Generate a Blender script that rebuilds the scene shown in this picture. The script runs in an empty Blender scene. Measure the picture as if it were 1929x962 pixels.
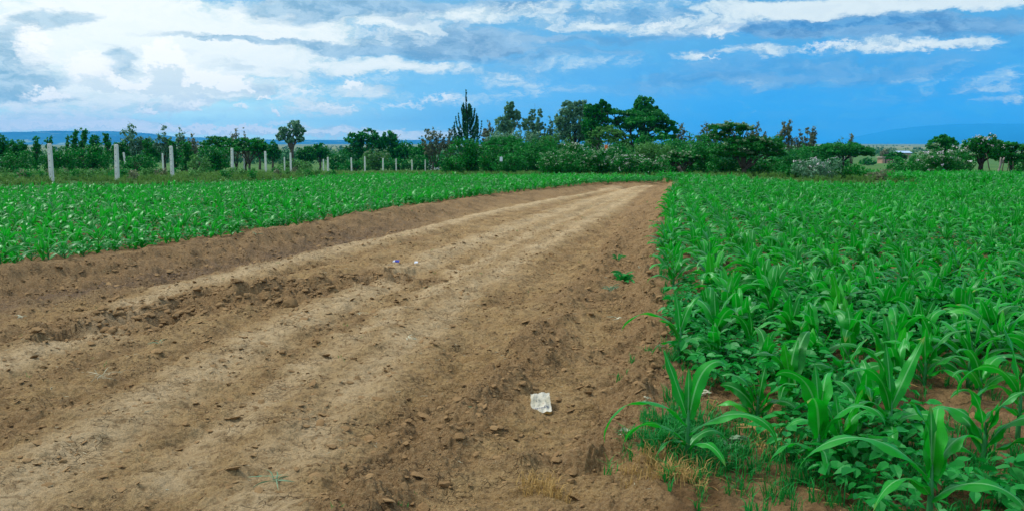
import bpy, bmesh, math, random
import numpy as np
from mathutils import Vector, Matrix, Euler

rng = np.random.default_rng(7)
random.seed(7)
SC = bpy.context.scene
COL = SC.collection
PI = math.pi

# ------------------------------------------------------------------ camera
FPX = 1670.0
W0, H0 = 1929.0, 962.0
CAM = np.array([0.0, 0.0, 1.6])
PITCH = math.atan((481.0 - 268.0) / FPX)
cam_data = bpy.data.cameras.new('camera')
cam = bpy.data.objects.new('camera', cam_data)
COL.objects.link(cam)
cam.location = CAM
cam.rotation_euler = (PI / 2 - PITCH, 0, 0)
cam_data.sensor_width = 36.0
cam_data.lens = 36.0 * FPX / W0
cam_data.clip_start = 0.05
cam_data.clip_end = 40000
SC.camera = cam


def ray(px, py):
    u = (px - W0 / 2) / FPX
    v = -(py - H0 / 2) / FPX
    c, s = math.cos(PITCH), math.sin(PITCH)
    return np.array([u, c + v * s, -s + v * c])


def at(px, py, Y):
    """world point seen at a pixel, at forward distance Y"""
    r = ray(px, py)
    return CAM + r * (Y / r[1])


def project(P):
    P = np.asarray(P, float) - CAM
    c, s = math.cos(PITCH), math.sin(PITCH)
    d = P[..., 1] * c - P[..., 2] * s
    v = P[..., 1] * s + P[..., 2] * c
    d = np.where(np.abs(d) < 1e-6, 1e-6, d)
    return W0 / 2 + FPX * P[..., 0] / d, H0 / 2 - FPX * v / d, d


# ------------------------------------------------------------------ noise (numpy)
def _hash(ix, iy, seed):
    h = (ix.astype(np.int64) * 374761393 + iy.astype(np.int64) * 668265263 + seed * 1442695041) & 0xFFFFFFFF
    h = ((h ^ (h >> 13)) * 1274126177) & 0xFFFFFFFF
    h = (h ^ (h >> 16)) & 0xFFFFFFFF
    h = (h * 2246822519) & 0xFFFFFFFF
    return ((h ^ (h >> 15)) & 0xFFFFFF) / float(0xFFFFFF)


def perlin(x, y, seed=0):
    ix, iy = np.floor(x), np.floor(y)
    fx, fy = x - ix, y - iy
    ix, iy = ix.astype(np.int64), iy.astype(np.int64)
    u = fx * fx * fx * (fx * (fx * 6 - 15) + 10)
    v = fy * fy * fy * (fy * (fy * 6 - 15) + 10)

    def g(ax, ay, dx, dy):
        a = _hash(ax, ay, seed) * 2 * PI
        return np.cos(a) * dx + np.sin(a) * dy
    n00 = g(ix, iy, fx, fy)
    n10 = g(ix + 1, iy, fx - 1, fy)
    n01 = g(ix, iy + 1, fx, fy - 1)
    n11 = g(ix + 1, iy + 1, fx - 1, fy - 1)
    return ((n00 * (1 - u) + n10 * u) * (1 - v) + (n01 * (1 - u) + n11 * u) * v) * 1.5


def fbm(x, y, octaves=4, seed=0, gain=0.5):
    t = np.zeros_like(x)
    a = 1.0
    for o in range(octaves):
        t += a * perlin(x * 2 ** o, y * 2 ** o, seed + o * 17)
        a *= gain
    return t


def worley(x, y, seed=0):
    ix, iy = np.floor(x).astype(np.int64), np.floor(y).astype(np.int64)
    f1 = np.full(x.shape, 9.0)
    f2 = np.full(x.shape, 9.0)
    idv = np.zeros(x.shape)
    for dx in (-1, 0, 1):
        for dy in (-1, 0, 1):
            cx, cy = ix + dx, iy + dy
            hx, hy = _hash(cx, cy, seed), _hash(cx, cy, seed + 91)
            d = np.hypot(cx + hx - x, cy + hy - y)
            n = d < f1
            f2 = np.where(n, f1, np.minimum(f2, d))
            idv = np.where(n, _hash(cx, cy, seed + 55), idv)
            f1 = np.where(n, d, f1)
    return f1, f2, idv


def sstep(a, b, x):
    t = np.clip((x - a) / (b - a), 0, 1)
    return t * t * (3 - 2 * t)


# ------------------------------------------------------------------ large terrain
_TY = np.array([-9000, 0, 5, 38, 50, 70, 90, 130, 200, 300, 500, 1000, 3000, 9500.])
_TZ = np.array([0, 0, 0, -.13, -.32, -.85, -1.5, -2.5, -3.9, -5.4, -6.4, -7.6, -10, -16.])


def base_z(x, y):
    r = np.where(np.asarray(y) > 0, np.hypot(np.asarray(x) * .55, y), 0)
    z = np.interp(r, _TY, _TZ)
    z = z + np.where(r > 60, fbm(np.asarray(x) / 60.0 + 3, np.asarray(y) / 60.0, 2, 5) * .25 * sstep(60, 110, r), 0)
    return z


def gnd(px, py, dz=0.0):
    """pixel -> point on terrain raised by dz"""
    r = ray(px, py)
    t = 3.0
    for _ in range(40):
        p = CAM + r * t
        z = float(base_z(np.array([p[0]]), np.array([p[1]]))[0]) + dz
        t = (z - CAM[2]) / r[2]
        t = min(max(t, 1), 3000)
    return CAM + r * t


def wl(pts, dz=0.0):
    return np.array([gnd(a, b, dz)[:2] for a, b in pts])


LEFT_E = wl([(-700, 600), (-400, 560), (-200, 533), (0, 507), (100, 495), (200, 481), (330, 463), (420, 448), (560, 428), (700, 402), (800, 386), (900, 371), (980, 361), (1050, 352), (1110, 346), (1150, 343.5)], .115)
RIGHT_E = wl([(1330, 1700), (1290, 1200), (1262, 962), (1252, 880), (1262, 800), (1280, 715), (1268, 640), (1250, 570), (1238, 500), (1243, 450), (1252, 410), (1262, 375), (1270, 347)])
LEFT_E = LEFT_E[np.argsort(LEFT_E[:, 1])]
RIGHT_E = RIGHT_E[np.argsort(RIGHT_E[:, 1])]
END_L = wl([(1150, 343.5)])[0] 
END_R = wl([(1270, 347)])[0]


def far_end(x):
    return np.interp(x, [END_L[0], END_R[0]], [END_L[1], END_R[1]])


def xl(y):
    y = np.asarray(y, float)
    v = np.interp(y, LEFT_E[:, 1], LEFT_E[:, 0])
    lo = LEFT_E[0]
    s = (LEFT_E[3, 0] - lo[0]) / (LEFT_E[3, 1] - lo[1])
    v = np.where(y < lo[1], lo[0] + (y - lo[1]) * s, v)
    return np.where(y > LEFT_E[-1, 1], LEFT_E[-1, 0] + (y - LEFT_E[-1, 1]) * 1.5, v)


def xr(y):
    return np.interp(y, RIGHT_E[:, 1], RIGHT_E[:, 0])


def polydist(x, y, P):
    """distance to polyline, and signed side (+ = right of travel direction)"""
    best = np.full(x.shape, 1e9)
    side = np.zeros(x.shape)
    for (ax, ay), (bx, by) in zip(P[:-1], P[1:]):
        dx, dy = bx - ax, by - ay
        L2 = dx * dx + dy * dy
        t = np.clip(((x - ax) * dx + (y - ay) * dy) / L2, 0, 1)
        ex, ey = x - (ax + t * dx), y - (ay + t * dy)
        d = np.hypot(ex, ey)
        s = np.sign(dx * ey - dy * ex) * -1
        n = d < best
        best = np.where(n, d, best)
        side = np.where(n, s, side)
    return best, side


SCARP = wl([(170, 618), (300, 585), (420, 566), (540, 546), (640, 528), (700, 520)])
RIDGE = wl([(640, 1000), (760, 905), (860, 815), (930, 745), (985, 690), (1040, 620), (1090, 555), (1140, 500), (1190, 430), (1222, 385), (1240, 352)])
HOLLOW = wl([(760, 1000), (820, 850), (900, 690), (960, 640), (1030, 575), (1090, 505), (1150, 440), (1200, 385)])
RIDGE2 = wl([(960, 870), (1080, 880), (1160, 850), (1200, 760), (1225, 680), (1215, 600), (1215, 520), (1225, 450), (1238, 400), (1252, 360)])
TRACK1 = wl([(-100, 715), (150, 640), (330, 545), (500, 505), (700, 455), (900, 405), (1050, 374), (1160, 350)])
TRACK2 = wl([(-100, 1000), (150, 830), (450, 660), (700, 540), (850, 470), (1000, 415), (1120, 375), (1210, 349)])
TRACK4 = wl([(300, 900), (560, 700), (760, 580), (900, 492), (1010, 432), (1120, 386), (1200, 354)])
TRACK3 = wl([(400, 1050), (600, 790), (760, 640), (900, 535), (1040, 450), (1140, 395), (1225, 350)])
DITCH = wl([(-150, 600), (0, 557), (150, 535), (300, 508), (450, 482), (600, 450), (800, 405), (950, 374), (1080, 352)], .05)


def field_mask(x, y):
    """1 in the crop, 0 on the bare soil"""
    wob = fbm(x * 1.3, y * 1.3, 3, 77) * .14
    bare = sstep(0.06, -0.06, xl(y) - x + wob * 1.2 + .0) * sstep(.06, -.06, x - xr(y) + wob * .6) * sstep(.15, -.15, y - far_end(x) + wob)
    return 1 - bare


def ground_height(x, y):
    r = np.hypot(x, y)
    z = base_z(x, y)
    crop = field_mask(x, y)
    bare = 1 - crop
    near = sstep(60, 40, r)
    dl = x - xl(y)              # metres right of the left crop edge (horizontal)
    cosl = 0.88
    dl = dl * cosl
    dr = xr(y) - x
    # warp
    wx = x + fbm(x * 2.1, y * 2.1, 3, 31) * .10
    wy = y + fbm(x * 2.1 + 9, y * 2.1, 3, 32) * .10
    # berm at the left edge then ditch
    bn = 1 + .5 * fbm(x * .9, y * .9, 3, 41)
    berm = np.exp(-((dl - .12 + .10 * fbm(x * 1.7, y * 1.7, 3, 44)) / .30) ** 2) * .12 * bn * sstep(36, 20, y)
    ditch = -.11 * np.exp(-((dl - 1.05) / .42) ** 2) * (1 + .4 * fbm(x, y, 3, 42))
    fieldlift = .06 * sstep(0.4, -.2, dl)
    z = z + (berm + ditch * bare + fieldlift) * near
    rbank = .07 * sstep(.35, -.05, dr) + .05 * np.exp(-((dr - .05) / .2) ** 2)
    z = z + rbank * near
    # scarp
    sx_ = wx + fbm(x * 1.3, y * 1.3, 3, 35) * .22 + fbm(x * 5, y * 5, 2, 37) * .07
    sy_ = wy + fbm(x * 1.3 + 4, y * 1.3, 3, 36) * .30 + fbm(x * 5, y * 5 + 3, 2, 38) * .09
    d, s = polydist(sx_, sy_, SCARP)
    sd = d * s                 # + = nearer to the camera side
    up = .075 * np.exp(-np.maximum(-sd, 0) / .9) * sstep(.26, -.22, sd) * (d < 4)
    lipn = sstep(1.2, 0.2, d)
    pit = -.045 * np.exp(-((sd - .34) / .36) ** 2)
    ramp = sstep(4.0, 1.2, d)
    vr = np.clip(.75 + .9 * fbm(x * 1.6, y * 1.6, 3, 39), .15, 1.5)
    z = z + (up * ramp * vr + pit * lipn * vr) * bare
    scar_r = np.exp(-((sd - .05) / .55) ** 2)
    z = z + .055 * scar_r * lipn * bare * fbm(x * 4.2, y * 4.2, 3, 45, .45)
    # ridges and hollows
    d1, s1 = polydist(wx, wy, RIDGE)
    wid = .16 + .015 * y
    rid = np.exp(-(d1 / wid) ** 2)
    fade = sstep(45, 12, y)
    z = z + .088 * rid * bare * (.55 + .45 * fade) * (1 + .7 * fbm(x * 2.4, y * 2.4, 2, 51))
    d2, s2 = polydist(wx, wy, HOLLOW)
    hol = np.exp(-(d2 / (wid * 1.1)) ** 2)
    z = z - .060 * hol * bare
    d3, s3 = polydist(wx, wy, RIDGE2)
    rid2 = np.exp(-(d3 / .15) ** 2)
    z = z + .055 * rid2 * bare * (1 + .9 * fbm(x * 3, y * 3, 2, 52))
    dd, _ = polydist(wx, wy, DITCH)
    mo = np.exp(-(dd / .55) ** 2) * sstep(24, 13, y)
    t = np.zeros_like(x)
    groove = np.zeros_like(x)
    for P, wd, amt in ((TRACK1, .22, 1.), (TRACK2, .24, .9), (TRACK4, .16, .8), (TRACK3, .20, .8)):
        dt, _ = polydist(wx, wy, P)
        b = np.exp(-(dt / (wd * (1 + .01 * y))) ** 2) * amt
        t = np.maximum(t, b)
        z = z + .024 * b * bare
        gr_ = np.exp(-((dt - .50) / .17) ** 2)
        groove = np.maximum(groove, gr_ * amt)
        z = z - .034 * gr_ * bare * near * (1 + .6 * fbm(x * 1.4, y * 1.4, 2, 46))
    # roughness of the soil
    blot = fbm(x * .8, y * .8, 4, 61)
    rough = .30 + .30 * blot + .75 * rid + .65 * rid2 + .9 * scar_r * lipn + .85 * mo + .55 * np.exp(-((dl - .5) / .45) ** 2) + .45 * sstep(.9, .2, dr) - .35 * t + .42 * groove * (1 - t)
    ridge_r = np.clip(rough, .06, 1.3)
    lod = sstep(30, 10, y)
    if True:
        f1, f2, idv = worley(wx * 9 + fbm(x * 11, y * 11, 2, 3) * .6, wy * 9, 11)
        cl = (f2 - f1)
        z = z + near * ridge_r ** 1.5 * (.018 * (idv - .4) * sstep(.0, .3, cl) + .005 * (1 - f1)) * (.45 + .55 * lod)
        f1, f2, idv2 = worley(wx * 22 + 5, wy * 22, 12)
        z = z + near * ridge_r * (.010 * (idv2 - .3) * sstep(0, .3, f2 - f1)) * lod
        # thin crust plates: terraced noise
        q = fbm(x * 4.2, y * 4.2, 3, 71, .42) * 3.0
        fl = np.floor(q)
        terr = fl + sstep(.62, 1.0, q - fl)
        z = z + near * .015 * terr * (.45 + .55 * ridge_r) * (.25 + .75 * lod) * bare
        q = (fbm(x * 6.0 + 5, y * 8.0, 3, 75, .42)) * 2.6
        fl = np.floor(q)
        z = z + near * .011 * (fl + sstep(.62, 1.0, q - fl)) * (.45 + .55 * ridge_r) * lod * bare
        z = z + near * .009 * fbm(x * 16, y * 16, 4, 72, .62) * (.45 + .6 * ridge_r) * (.35 + .65 * lod)
        z = z + near * .024 * fbm(x * 4, y * 4, 3, 78, .5) * ridge_r * bare
        z = z + near * .03 * fbm(x * 1.1, y * 1.1, 3, 73) * bare
        # soil between the crop plants
        z = z + near * crop * .02 * fbm(x * 5, y * 5, 4, 74)
    loose = np.exp(-((dl - .35) / .50) ** 2)
    masks = dict(bare=bare, loose=loose, moist=np.clip(mo * (1 + .5 * fbm(x * 3, y * 3, 3, 80)), 0, 1), dry=np.clip(t * (1 + .5 * fbm(x * 2, y * 2, 3, 81)), 0, 1),
                 rough=np.clip(ridge_r + .5 * loose, 0, 1), scar=scar_r * lipn * (d < 3))
    return z, masks


# ------------------------------------------------------------------ mesh helpers
def np_mesh(name, V, quads=None, tris=None, colors=None, smooth=False, mats=(), mat_idx=None):
    me = bpy.data.meshes.new(name)
    V = np.ascontiguousarray(V, dtype=np.float32)
    nq = 0 if quads is None else len(quads)
    nt = 0 if tris is None else len(tris)
    loops = []
    if nq:
        loops.append(np.asarray(quads, np.int32).ravel())
    if nt:
        loops.append(np.asarray(tris, np.int32).ravel())
    loops = np.concatenate(loops)
    starts = np.concatenate([np.arange(nq) * 4, nq * 4 + np.arange(nt) * 3]).astype(np.int32)
    me.vertices.add(len(V))
    me.vertices.foreach_set('co', V.ravel())
    me.loops.add(len(loops))
    me.loops.foreach_set('vertex_index', loops)
    me.polygons.add(nq + nt)
    me.polygons.foreach_set('loop_start', starts)
    if mat_idx is not None:
        me.polygons.foreach_set('material_index', np.asarray(mat_idx, np.int32))
    me.update(calc_edges=True)
    me.polygons.foreach_set('use_smooth', np.full(nq + nt, bool(smooth)))
    if colors:
        for k, c in colors.items():
            a = me.attributes.new(k, 'FLOAT_COLOR', 'POINT')
            c = np.asarray(c, np.float32)
            if c.shape[1] == 3:
                c = np.concatenate([c, np.ones((len(c), 1), np.float32)], 1)
            a.data.foreach_set('color', np.ascontiguousarray(c).ravel())
    for m in mats:
        me.materials.append(m)
    me.validate()
    return me


def link(name, me, parent=None, loc=None, rot=None, scale=None):
    o = bpy.data.objects.new(name, me)
    COL.objects.link(o)
    if parent is not None:
        o.parent = parent
    if loc is not None:
        o.location = loc
    if rot is not None:
        o.rotation_euler = rot
    if scale is not None:
        o.scale = scale
    return o


def thing(name, label, cat, loc=(0, 0, 0), rotz=0.0, group=None):
    o = bpy.data.objects.new(name, None)
    o.empty_display_size = .1
    COL.objects.link(o)
    o.location = loc
    o.rotation_euler = (0, 0, rotz)
    o['label'] = label
    o['category'] = cat
    if group:
        o['group'] = group
    return o


def tag(o, label=None, cat=None, group=None, kind=None):
    if label: o['label'] = label
    if cat: o['category'] = cat
    if group: o['group'] = group
    if kind: o['kind'] = kind
    return o


class Buf:
    def __init__(s):
        s.v, s.q, s.t, s.c, s.n = [], [], [], [], 0

    def add(s, V, quads=None, tris=None, col=None):
        V = np.asarray(V, float)
        s.v.append(V)
        if quads is not None and len(quads):
            s.q.append(np.asarray(quads) + s.n)
        if tris is not None and len(tris):
            s.t.append(np.asarray(tris) + s.n)
        if col is None:
            col = np.zeros((len(V), 3))
        col = np.asarray(col, float)
        if col.ndim == 1:
            col = np.tile(col, (len(V), 1))
        s.c.append(col)
        s.n += len(V)

    def mesh(s, name, mats=(), smooth=False):
        q = np.concatenate(s.q) if s.q else None
        t = np.concatenate(s.t) if s.t else None
        return np_mesh(name, np.concatenate(s.v), q, t, {'tone': np.concatenate(s.c)}, smooth, mats)

    def arrays(s):
        return (np.concatenate(s.v), np.concatenate(s.q) if s.q else np.zeros((0, 4), int),
                np.concatenate(s.t) if s.t else np.zeros((0, 3), int), np.concatenate(s.c))


def tube(buf, pts, radii, n=6, col=(0, .5, 0), cap=True):
    pts = np.asarray(pts, float)
    m = len(pts)
    V = []
    prev = None
    for i in range(m):
        t = pts[min(i + 1, m - 1)] - pts[max(i - 1, 0)]
        t = t / (np.linalg.norm(t) + 1e-9)
        a = prev if prev is not None else (np.array([1., 0, 0]) if abs(t[0]) < .9 else np.array([0, 1., 0]))
        u = a - t * np.dot(a, t)
        u /= np.linalg.norm(u) + 1e-9
        prev = u
        w = np.cross(t, u)
        for k in range(n):
            an = 2 * PI * k / n
            V.append(pts[i] + radii[i] * (math.cos(an) * u + math.sin(an) * w))
    Q = []
    for i in range(m - 1):
        for k in range(n):
            Q.append((i * n + k, i * n + (k + 1) % n, (i + 1) * n + (k + 1) % n, (i + 1) * n + k))
    T = []
    if cap:
        V.append(pts[-1]); V.append(pts[0])
        for k in range(n):
            T.append(((m - 1) * n + k, (m - 1) * n + (k + 1) % n, m * n))
            T.append(((k + 1) % n, k, m * n + 1))
    buf.add(V, Q, T, col)


def replicate(arr, pos, yaw, scl, tone, tilt=None):
    """arr=(V,Q,T,C) copied to many places; pos (n,3), yaw, scl, tone (n,)"""
    V, Q, T, C = arr
    n = len(pos)
    c, s = np.cos(yaw), np.sin(yaw)
    Vx = V[None, :, 0] * c[:, None] - V[None, :, 1] * s[:, None]
    Vy = V[None, :, 0] * s[:, None] + V[None, :, 1] * c[:, None]
    Vz = np.repeat(V[None, :, 2], n, 0)
    if tilt is not None:
        Vx = Vx + Vz * tilt[:, :1]
        Vy = Vy + Vz * tilt[:, 1:]
    out = np.stack([Vx, Vy, Vz], -1) * scl[:, None, None] + pos[:, None, :]
    off = (np.arange(n) * len(V))[:, None, None]
    Qo = (Q[None] + off).reshape(-1, 4) if len(Q) else np.zeros((0, 4), int)
    To = (T[None] + off).reshape(-1, 3) if len(T) else np.zeros((0, 3), int)
    Co = np.repeat(C[None], n, 0).copy()
    Co[:, :, 1] = np.clip(Co[:, :, 1] * .5 + tone[:, None] * .5, 0, 1)
    return out.reshape(-1, 3), Qo, To, Co.reshape(-1, 3)


# ------------------------------------------------------------------ materials
def new_mat(name):
    m = bpy.data.materials.new(name)
    m.use_nodes = True
    nt = m.node_tree
    nt.nodes.clear()
    return m, nt


class NB:
    """small node-tree helper"""
    def __init__(s, nt):
        s.nt = nt

    def n(s, typ, **kw):
        node = s.nt.nodes.new(typ)
        for k, v in kw.items():
            setattr(node, k, v)
        return node

    def put(s, sock, v):
        if isinstance(v, bpy.types.NodeSocket):
            s.nt.links.new(v, sock)
        elif v is not None:
            if hasattr(sock, 'default_value'):
                dv = sock.default_value
                if hasattr(dv, '__len__') and not hasattr(v, '__len__'):
                    v = (v,) * len(dv)
                if hasattr(dv, '__len__') and len(dv) == 4 and len(v) == 3:
                    v = (*v, 1)
                sock.default_value = v

    def math(s, op, a, b=None, c=None, clamp=False):
        m = s.n('ShaderNodeMath', operation=op, use_clamp=clamp)
        s.put(m.inputs[0], a)
        if b is not None: s.put(m.inputs[1], b)
        if c is not None: s.put(m.inputs[2], c)
        return m.outputs[0]

    def vm(s, op, a, b=None):
        m = s.n('ShaderNodeVectorMath', operation=op)
        s.put(m.inputs[0], a)
        if b is not None: s.put(m.inputs[1], b)
        return m.outputs['Value'] if op in ('DOT_PRODUCT', 'LENGTH') else m.outputs[0]

    def mix(s, f, a, b, blend='MIX'):
        m = s.n('ShaderNodeMix', data_type='RGBA', blend_type=blend)
        s.put(m.inputs[0], f); s.put(m.inputs[6], a); s.put(m.inputs[7], b)
        return m.outputs[2]

    def smooth(s, x, a, b, lo=0., hi=1.):
        m = s.n('ShaderNodeMapRange', interpolation_type='SMOOTHSTEP')
        s.put(m.inputs[0], x)
        for i, v in zip((1, 2, 3, 4), (a, b, lo, hi)):
            m.inputs[i].default_value = v
        return m.outputs[0]

    def noise(s, vec, scale, detail=4, rough=.5, dist=0.):
        m = s.n('ShaderNodeTexNoise')
        s.put(m.inputs['Vector'], vec)
        m.inputs['Scale'].default_value = scale
        m.inputs['Detail'].default_value = detail
        m.inputs['Roughness'].default_value = rough
        m.inputs['Distortion'].default_value = dist
        return m.outputs[0]

    def attr(s, name):
        a = s.n('ShaderNodeAttribute', attribute_name=name)
        sp = s.n('ShaderNodeSeparateColor')
        s.nt.links.new(a.outputs['Color'], sp.inputs[0])
        return sp.outputs, a.outputs['Alpha']

    def pos(s):
        return s.n('ShaderNodeNewGeometry').outputs['Position']

    def out(s, sh, vol=None):
        o = s.n('ShaderNodeOutputMaterial')
        if sh is not None: s.nt.links.new(sh, o.inputs['Surface'])
        if vol is not None: s.nt.links.new(vol, o.inputs['Volume'])

    def principled(s, color, rough=.8, spec=.3, normal=None, **kw):
        p = s.n('ShaderNodeBsdfPrincipled')
        s.put(p.inputs['Base Color'], color)
        s.put(p.inputs['Roughness'], rough)
        s.put(p.inputs['Specular IOR Level'], spec)
        if normal is not None: s.nt.links.new(normal, p.inputs['Normal'])
        for k, v in kw.items():
            s.put(p.inputs[k], v)
        return p.outputs[0]

    def bump(s, h, strength, dist=.01):
        b = s.n('ShaderNodeBump')
        s.put(b.inputs['Height'], h)
        b.inputs['Strength'].default_value = strength
        b.inputs['Distance'].default_value = dist
        return b.outputs[0]


def leaf_mat(name, dark, light, trans=.3, rough=.45, spec=.4, midrib=None, tip=None, patch=2.5):
    m, nt = new_mat(name)
    b = NB(nt)
    (r, g, bl), al = b.attr('tone')
    n = b.noise(b.pos(), patch, 2)
    f = b.math('ADD', b.math('MULTIPLY', g, .75), b.math('MULTIPLY', b.math('SUBTRACT', n, .37), .9), clamp=True)
    c = b.mix(f, dark, light)
    if midrib is not None:
        mr = b.smooth(r, .05, .16, 1., 0.)
        c = b.mix(b.math('MULTIPLY', mr, .75), c, midrib)
    if tip is not None:
        c = b.mix(b.math('MULTIPLY', b.smooth(bl, .86, 1., 0., .9), b.smooth(b.noise(b.pos(), 6, 2), .52, .62)), c, tip)
        c = b.mix(b.smooth(g, .80, 1., 0., .5), c, (.06, .46, .012))
        vs_ = b.math('SINE', b.math('MULTIPLY', r, 44.0))
        c = b.mix(b.smooth(vs_, 0., 1., 0., .22), c, dark)
    p = b.principled(c, rough, spec, None, **({'Specular Tint': (.55, 1.0, .72, 1)} if dark[1] > dark[0] * 4 else {}))
    t = b.n('ShaderNodeBsdfTranslucent')
    b.put(t.inputs[0], b.mix(.5, c, tuple(v * 1.5 for v in light)))
    mx = b.n('ShaderNodeMixShader')
    mx.inputs[0].default_value = trans
    nt.links.new(p, mx.inputs[1]); nt.links.new(t.outputs[0], mx.inputs[2])
    b.out(mx.outputs[0])
    return m


def simple_mat(name, ca, cb, scale=6, rough=.8, spec=.25, bump=.3, bdist=.01, obj=True, stretch=(1, 1, 1)):
    m, nt = new_mat(name)
    b = NB(nt)
    tc = b.n('ShaderNodeTexCoord').outputs['Object' if obj else 'Generated']
    v = b.vm('MULTIPLY', tc, stretch)
    n = b.noise(v, scale, 5, .6)
    c = b.mix(b.smooth(n, .3, .7), ca, cb)
    n2 = b.noise(v, scale * 4, 4, .6)
    b.out(b.principled(c, rough, spec, b.bump(n2, bump, bdist)))
    return m


M = {}
M['maize'] = leaf_mat('maize_leaf', (.0012, .145, .006), (.006, .41, .015), .37, .38, .52, midrib=(.22, .58, .22), patch=1.7, tip=(.30, .30, .06))
M['maize_stalk'] = leaf_mat('maize_stalk', (.02, .17, .045), (.05, .28, .08), .1, .4, .4)
M['bean'] = leaf_mat('bean_leaf', (0.0017, 0.1400, 0.0135), (0.0070, 0.3000, 0.0315), .28, .45, .4, patch=2.5)
M['weed'] = leaf_mat('weed_leaf', (0.0035, 0.1400, 0.0165), (0.0158, 0.3000, 0.0413), .3, .5, .35)
M['grass'] = leaf_mat('rough_grass', (0.0273, 0.1200, 0.0207), (0.1365, 0.2890, 0.0540), .3, .6, .2, patch=.5)
M['dead'] = leaf_mat('dry_grass', (.26, .16, .05), (.55, .37, .13), .2, .7, .2)
M['husk'] = leaf_mat('husk', (.34, .36, .24), (.62, .60, .44), .2, .6, .3, patch=30)
M['wilted'] = leaf_mat('wilted', (.06, .16, .08), (.22, .34, .20), .2, .6, .3, patch=20)
M['leaf_dark'] = leaf_mat('leaf_dark', (0.0022, 0.0709, 0.0072), (0.0100, 0.2511, 0.0193), .22, .5, .3, patch=.8)
M['leaf_deep'] = leaf_mat('leaf_deep', (0.0016, 0.0723, 0.0061), (0.0057, 0.2560, 0.0164), .22, .5, .3, patch=.8)
M['leaf_mid'] = leaf_mat('leaf_mid', (0.0033, 0.0904, 0.0097), (0.0145, 0.2711, 0.0283), .25, .55, .3, patch=.7)
M['leaf_olive'] = leaf_mat('leaf_olive', (0.0252, 0.1285, 0.0224), (0.0940, 0.3072, 0.0550), .22, .55, .3, patch=.7)
M['leaf_grey'] = leaf_mat('leaf_grey', (0.0442, 0.1607, 0.0717), (0.1596, 0.3615, 0.2046), .2, .55, .3, patch=.6)
M['leaf_brown'] = leaf_mat('leaf_brown', (.075, .115, .050), (.22, .25, .14), .2, .6, .25, patch=.6)
M['leaf_far'] = leaf_mat('leaf_far', (0.0156, 0.0963, 0.0319), (0.0390, 0.1925, 0.0580), .1, .6, .2, patch=.03)
M['conifer'] = leaf_mat('conifer', (0.0078, 0.0788, 0.0290), (0.0208, 0.1663, 0.0508), .15, .55, .3, patch=.8)
M['blossom'] = leaf_mat('blossom', (.50, .42, .52), (.80, .78, .78), .2, .6, .2, patch=5)
M['pale_leaf'] = leaf_mat('pale_leaf', (.10, .22, .09), (.24, .38, .20), .2, .55, .3, patch=2)
M['bark'] = simple_mat('bark', (.05, .04, .03), (.13, .11, .085), 5, .9, .15, .6, .03)
M['bark_pale'] = simple_mat('bark_pale', (.18, .16, .13), (.34, .31, .27), 5, .85, .15, .5, .03)
M['bark_dark'] = simple_mat('bark_dark', (.018, .018, .014), (.05, .045, .035), 5, .9, .15, .6, .03)
M['concrete'] = simple_mat('concrete', (.66, .65, .60), (.84, .82, .77), 3.0, .85, .2, .25, .006)
M['hole'] = simple_mat('hole', (.02, .02, .02), (.04, .04, .04))
M['mudwall'] = simple_mat('mudwall', (.32, .20, .13), (.50, .34, .24), 1.2, .9, .1, .3, .05)
M['thatch'] = simple_mat('thatch', (.26, .25, .18), (.42, .40, .32), 2, .9, .1, .3, .05)
M['bluemetal'] = simple_mat('bluemetal', (.30, .48, .70), (.42, .58, .78), 1, .45, .5, .1, .02)
M['paper'] = simple_mat('paper', (.36, .34, .25), (.56, .54, .45), 9, .75, .25, .4, .004)
M['paper_edge'] = simple_mat('paper_edge', (.34, .20, .05), (.50, .32, .10), 14, .8, .2)
M['ink'] = simple_mat('ink', (.03, .05, .16), (.05, .08, .22), 40)
M['ink_red'] = simple_mat('ink_red', (.45, .12, .10), (.5, .2, .16), 40)
M['foil_blue'] = simple_mat('foil_blue', (.01, .02, .35), (.03, .06, .55), 30, .35, .6)
M['foil_white'] = simple_mat('foil_white', (.65, .70, .80), (.85, .88, .9), 30, .45, .5)
M['orange'] = simple_mat('orange', (.75, .14, .02), (.85, .20, .03), 3, .6, .3)
M['sky_cloth'] = simple_mat('sky_cloth', (.12, .32, .62), (.2, .42, .7), 3, .8, .2)


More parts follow.
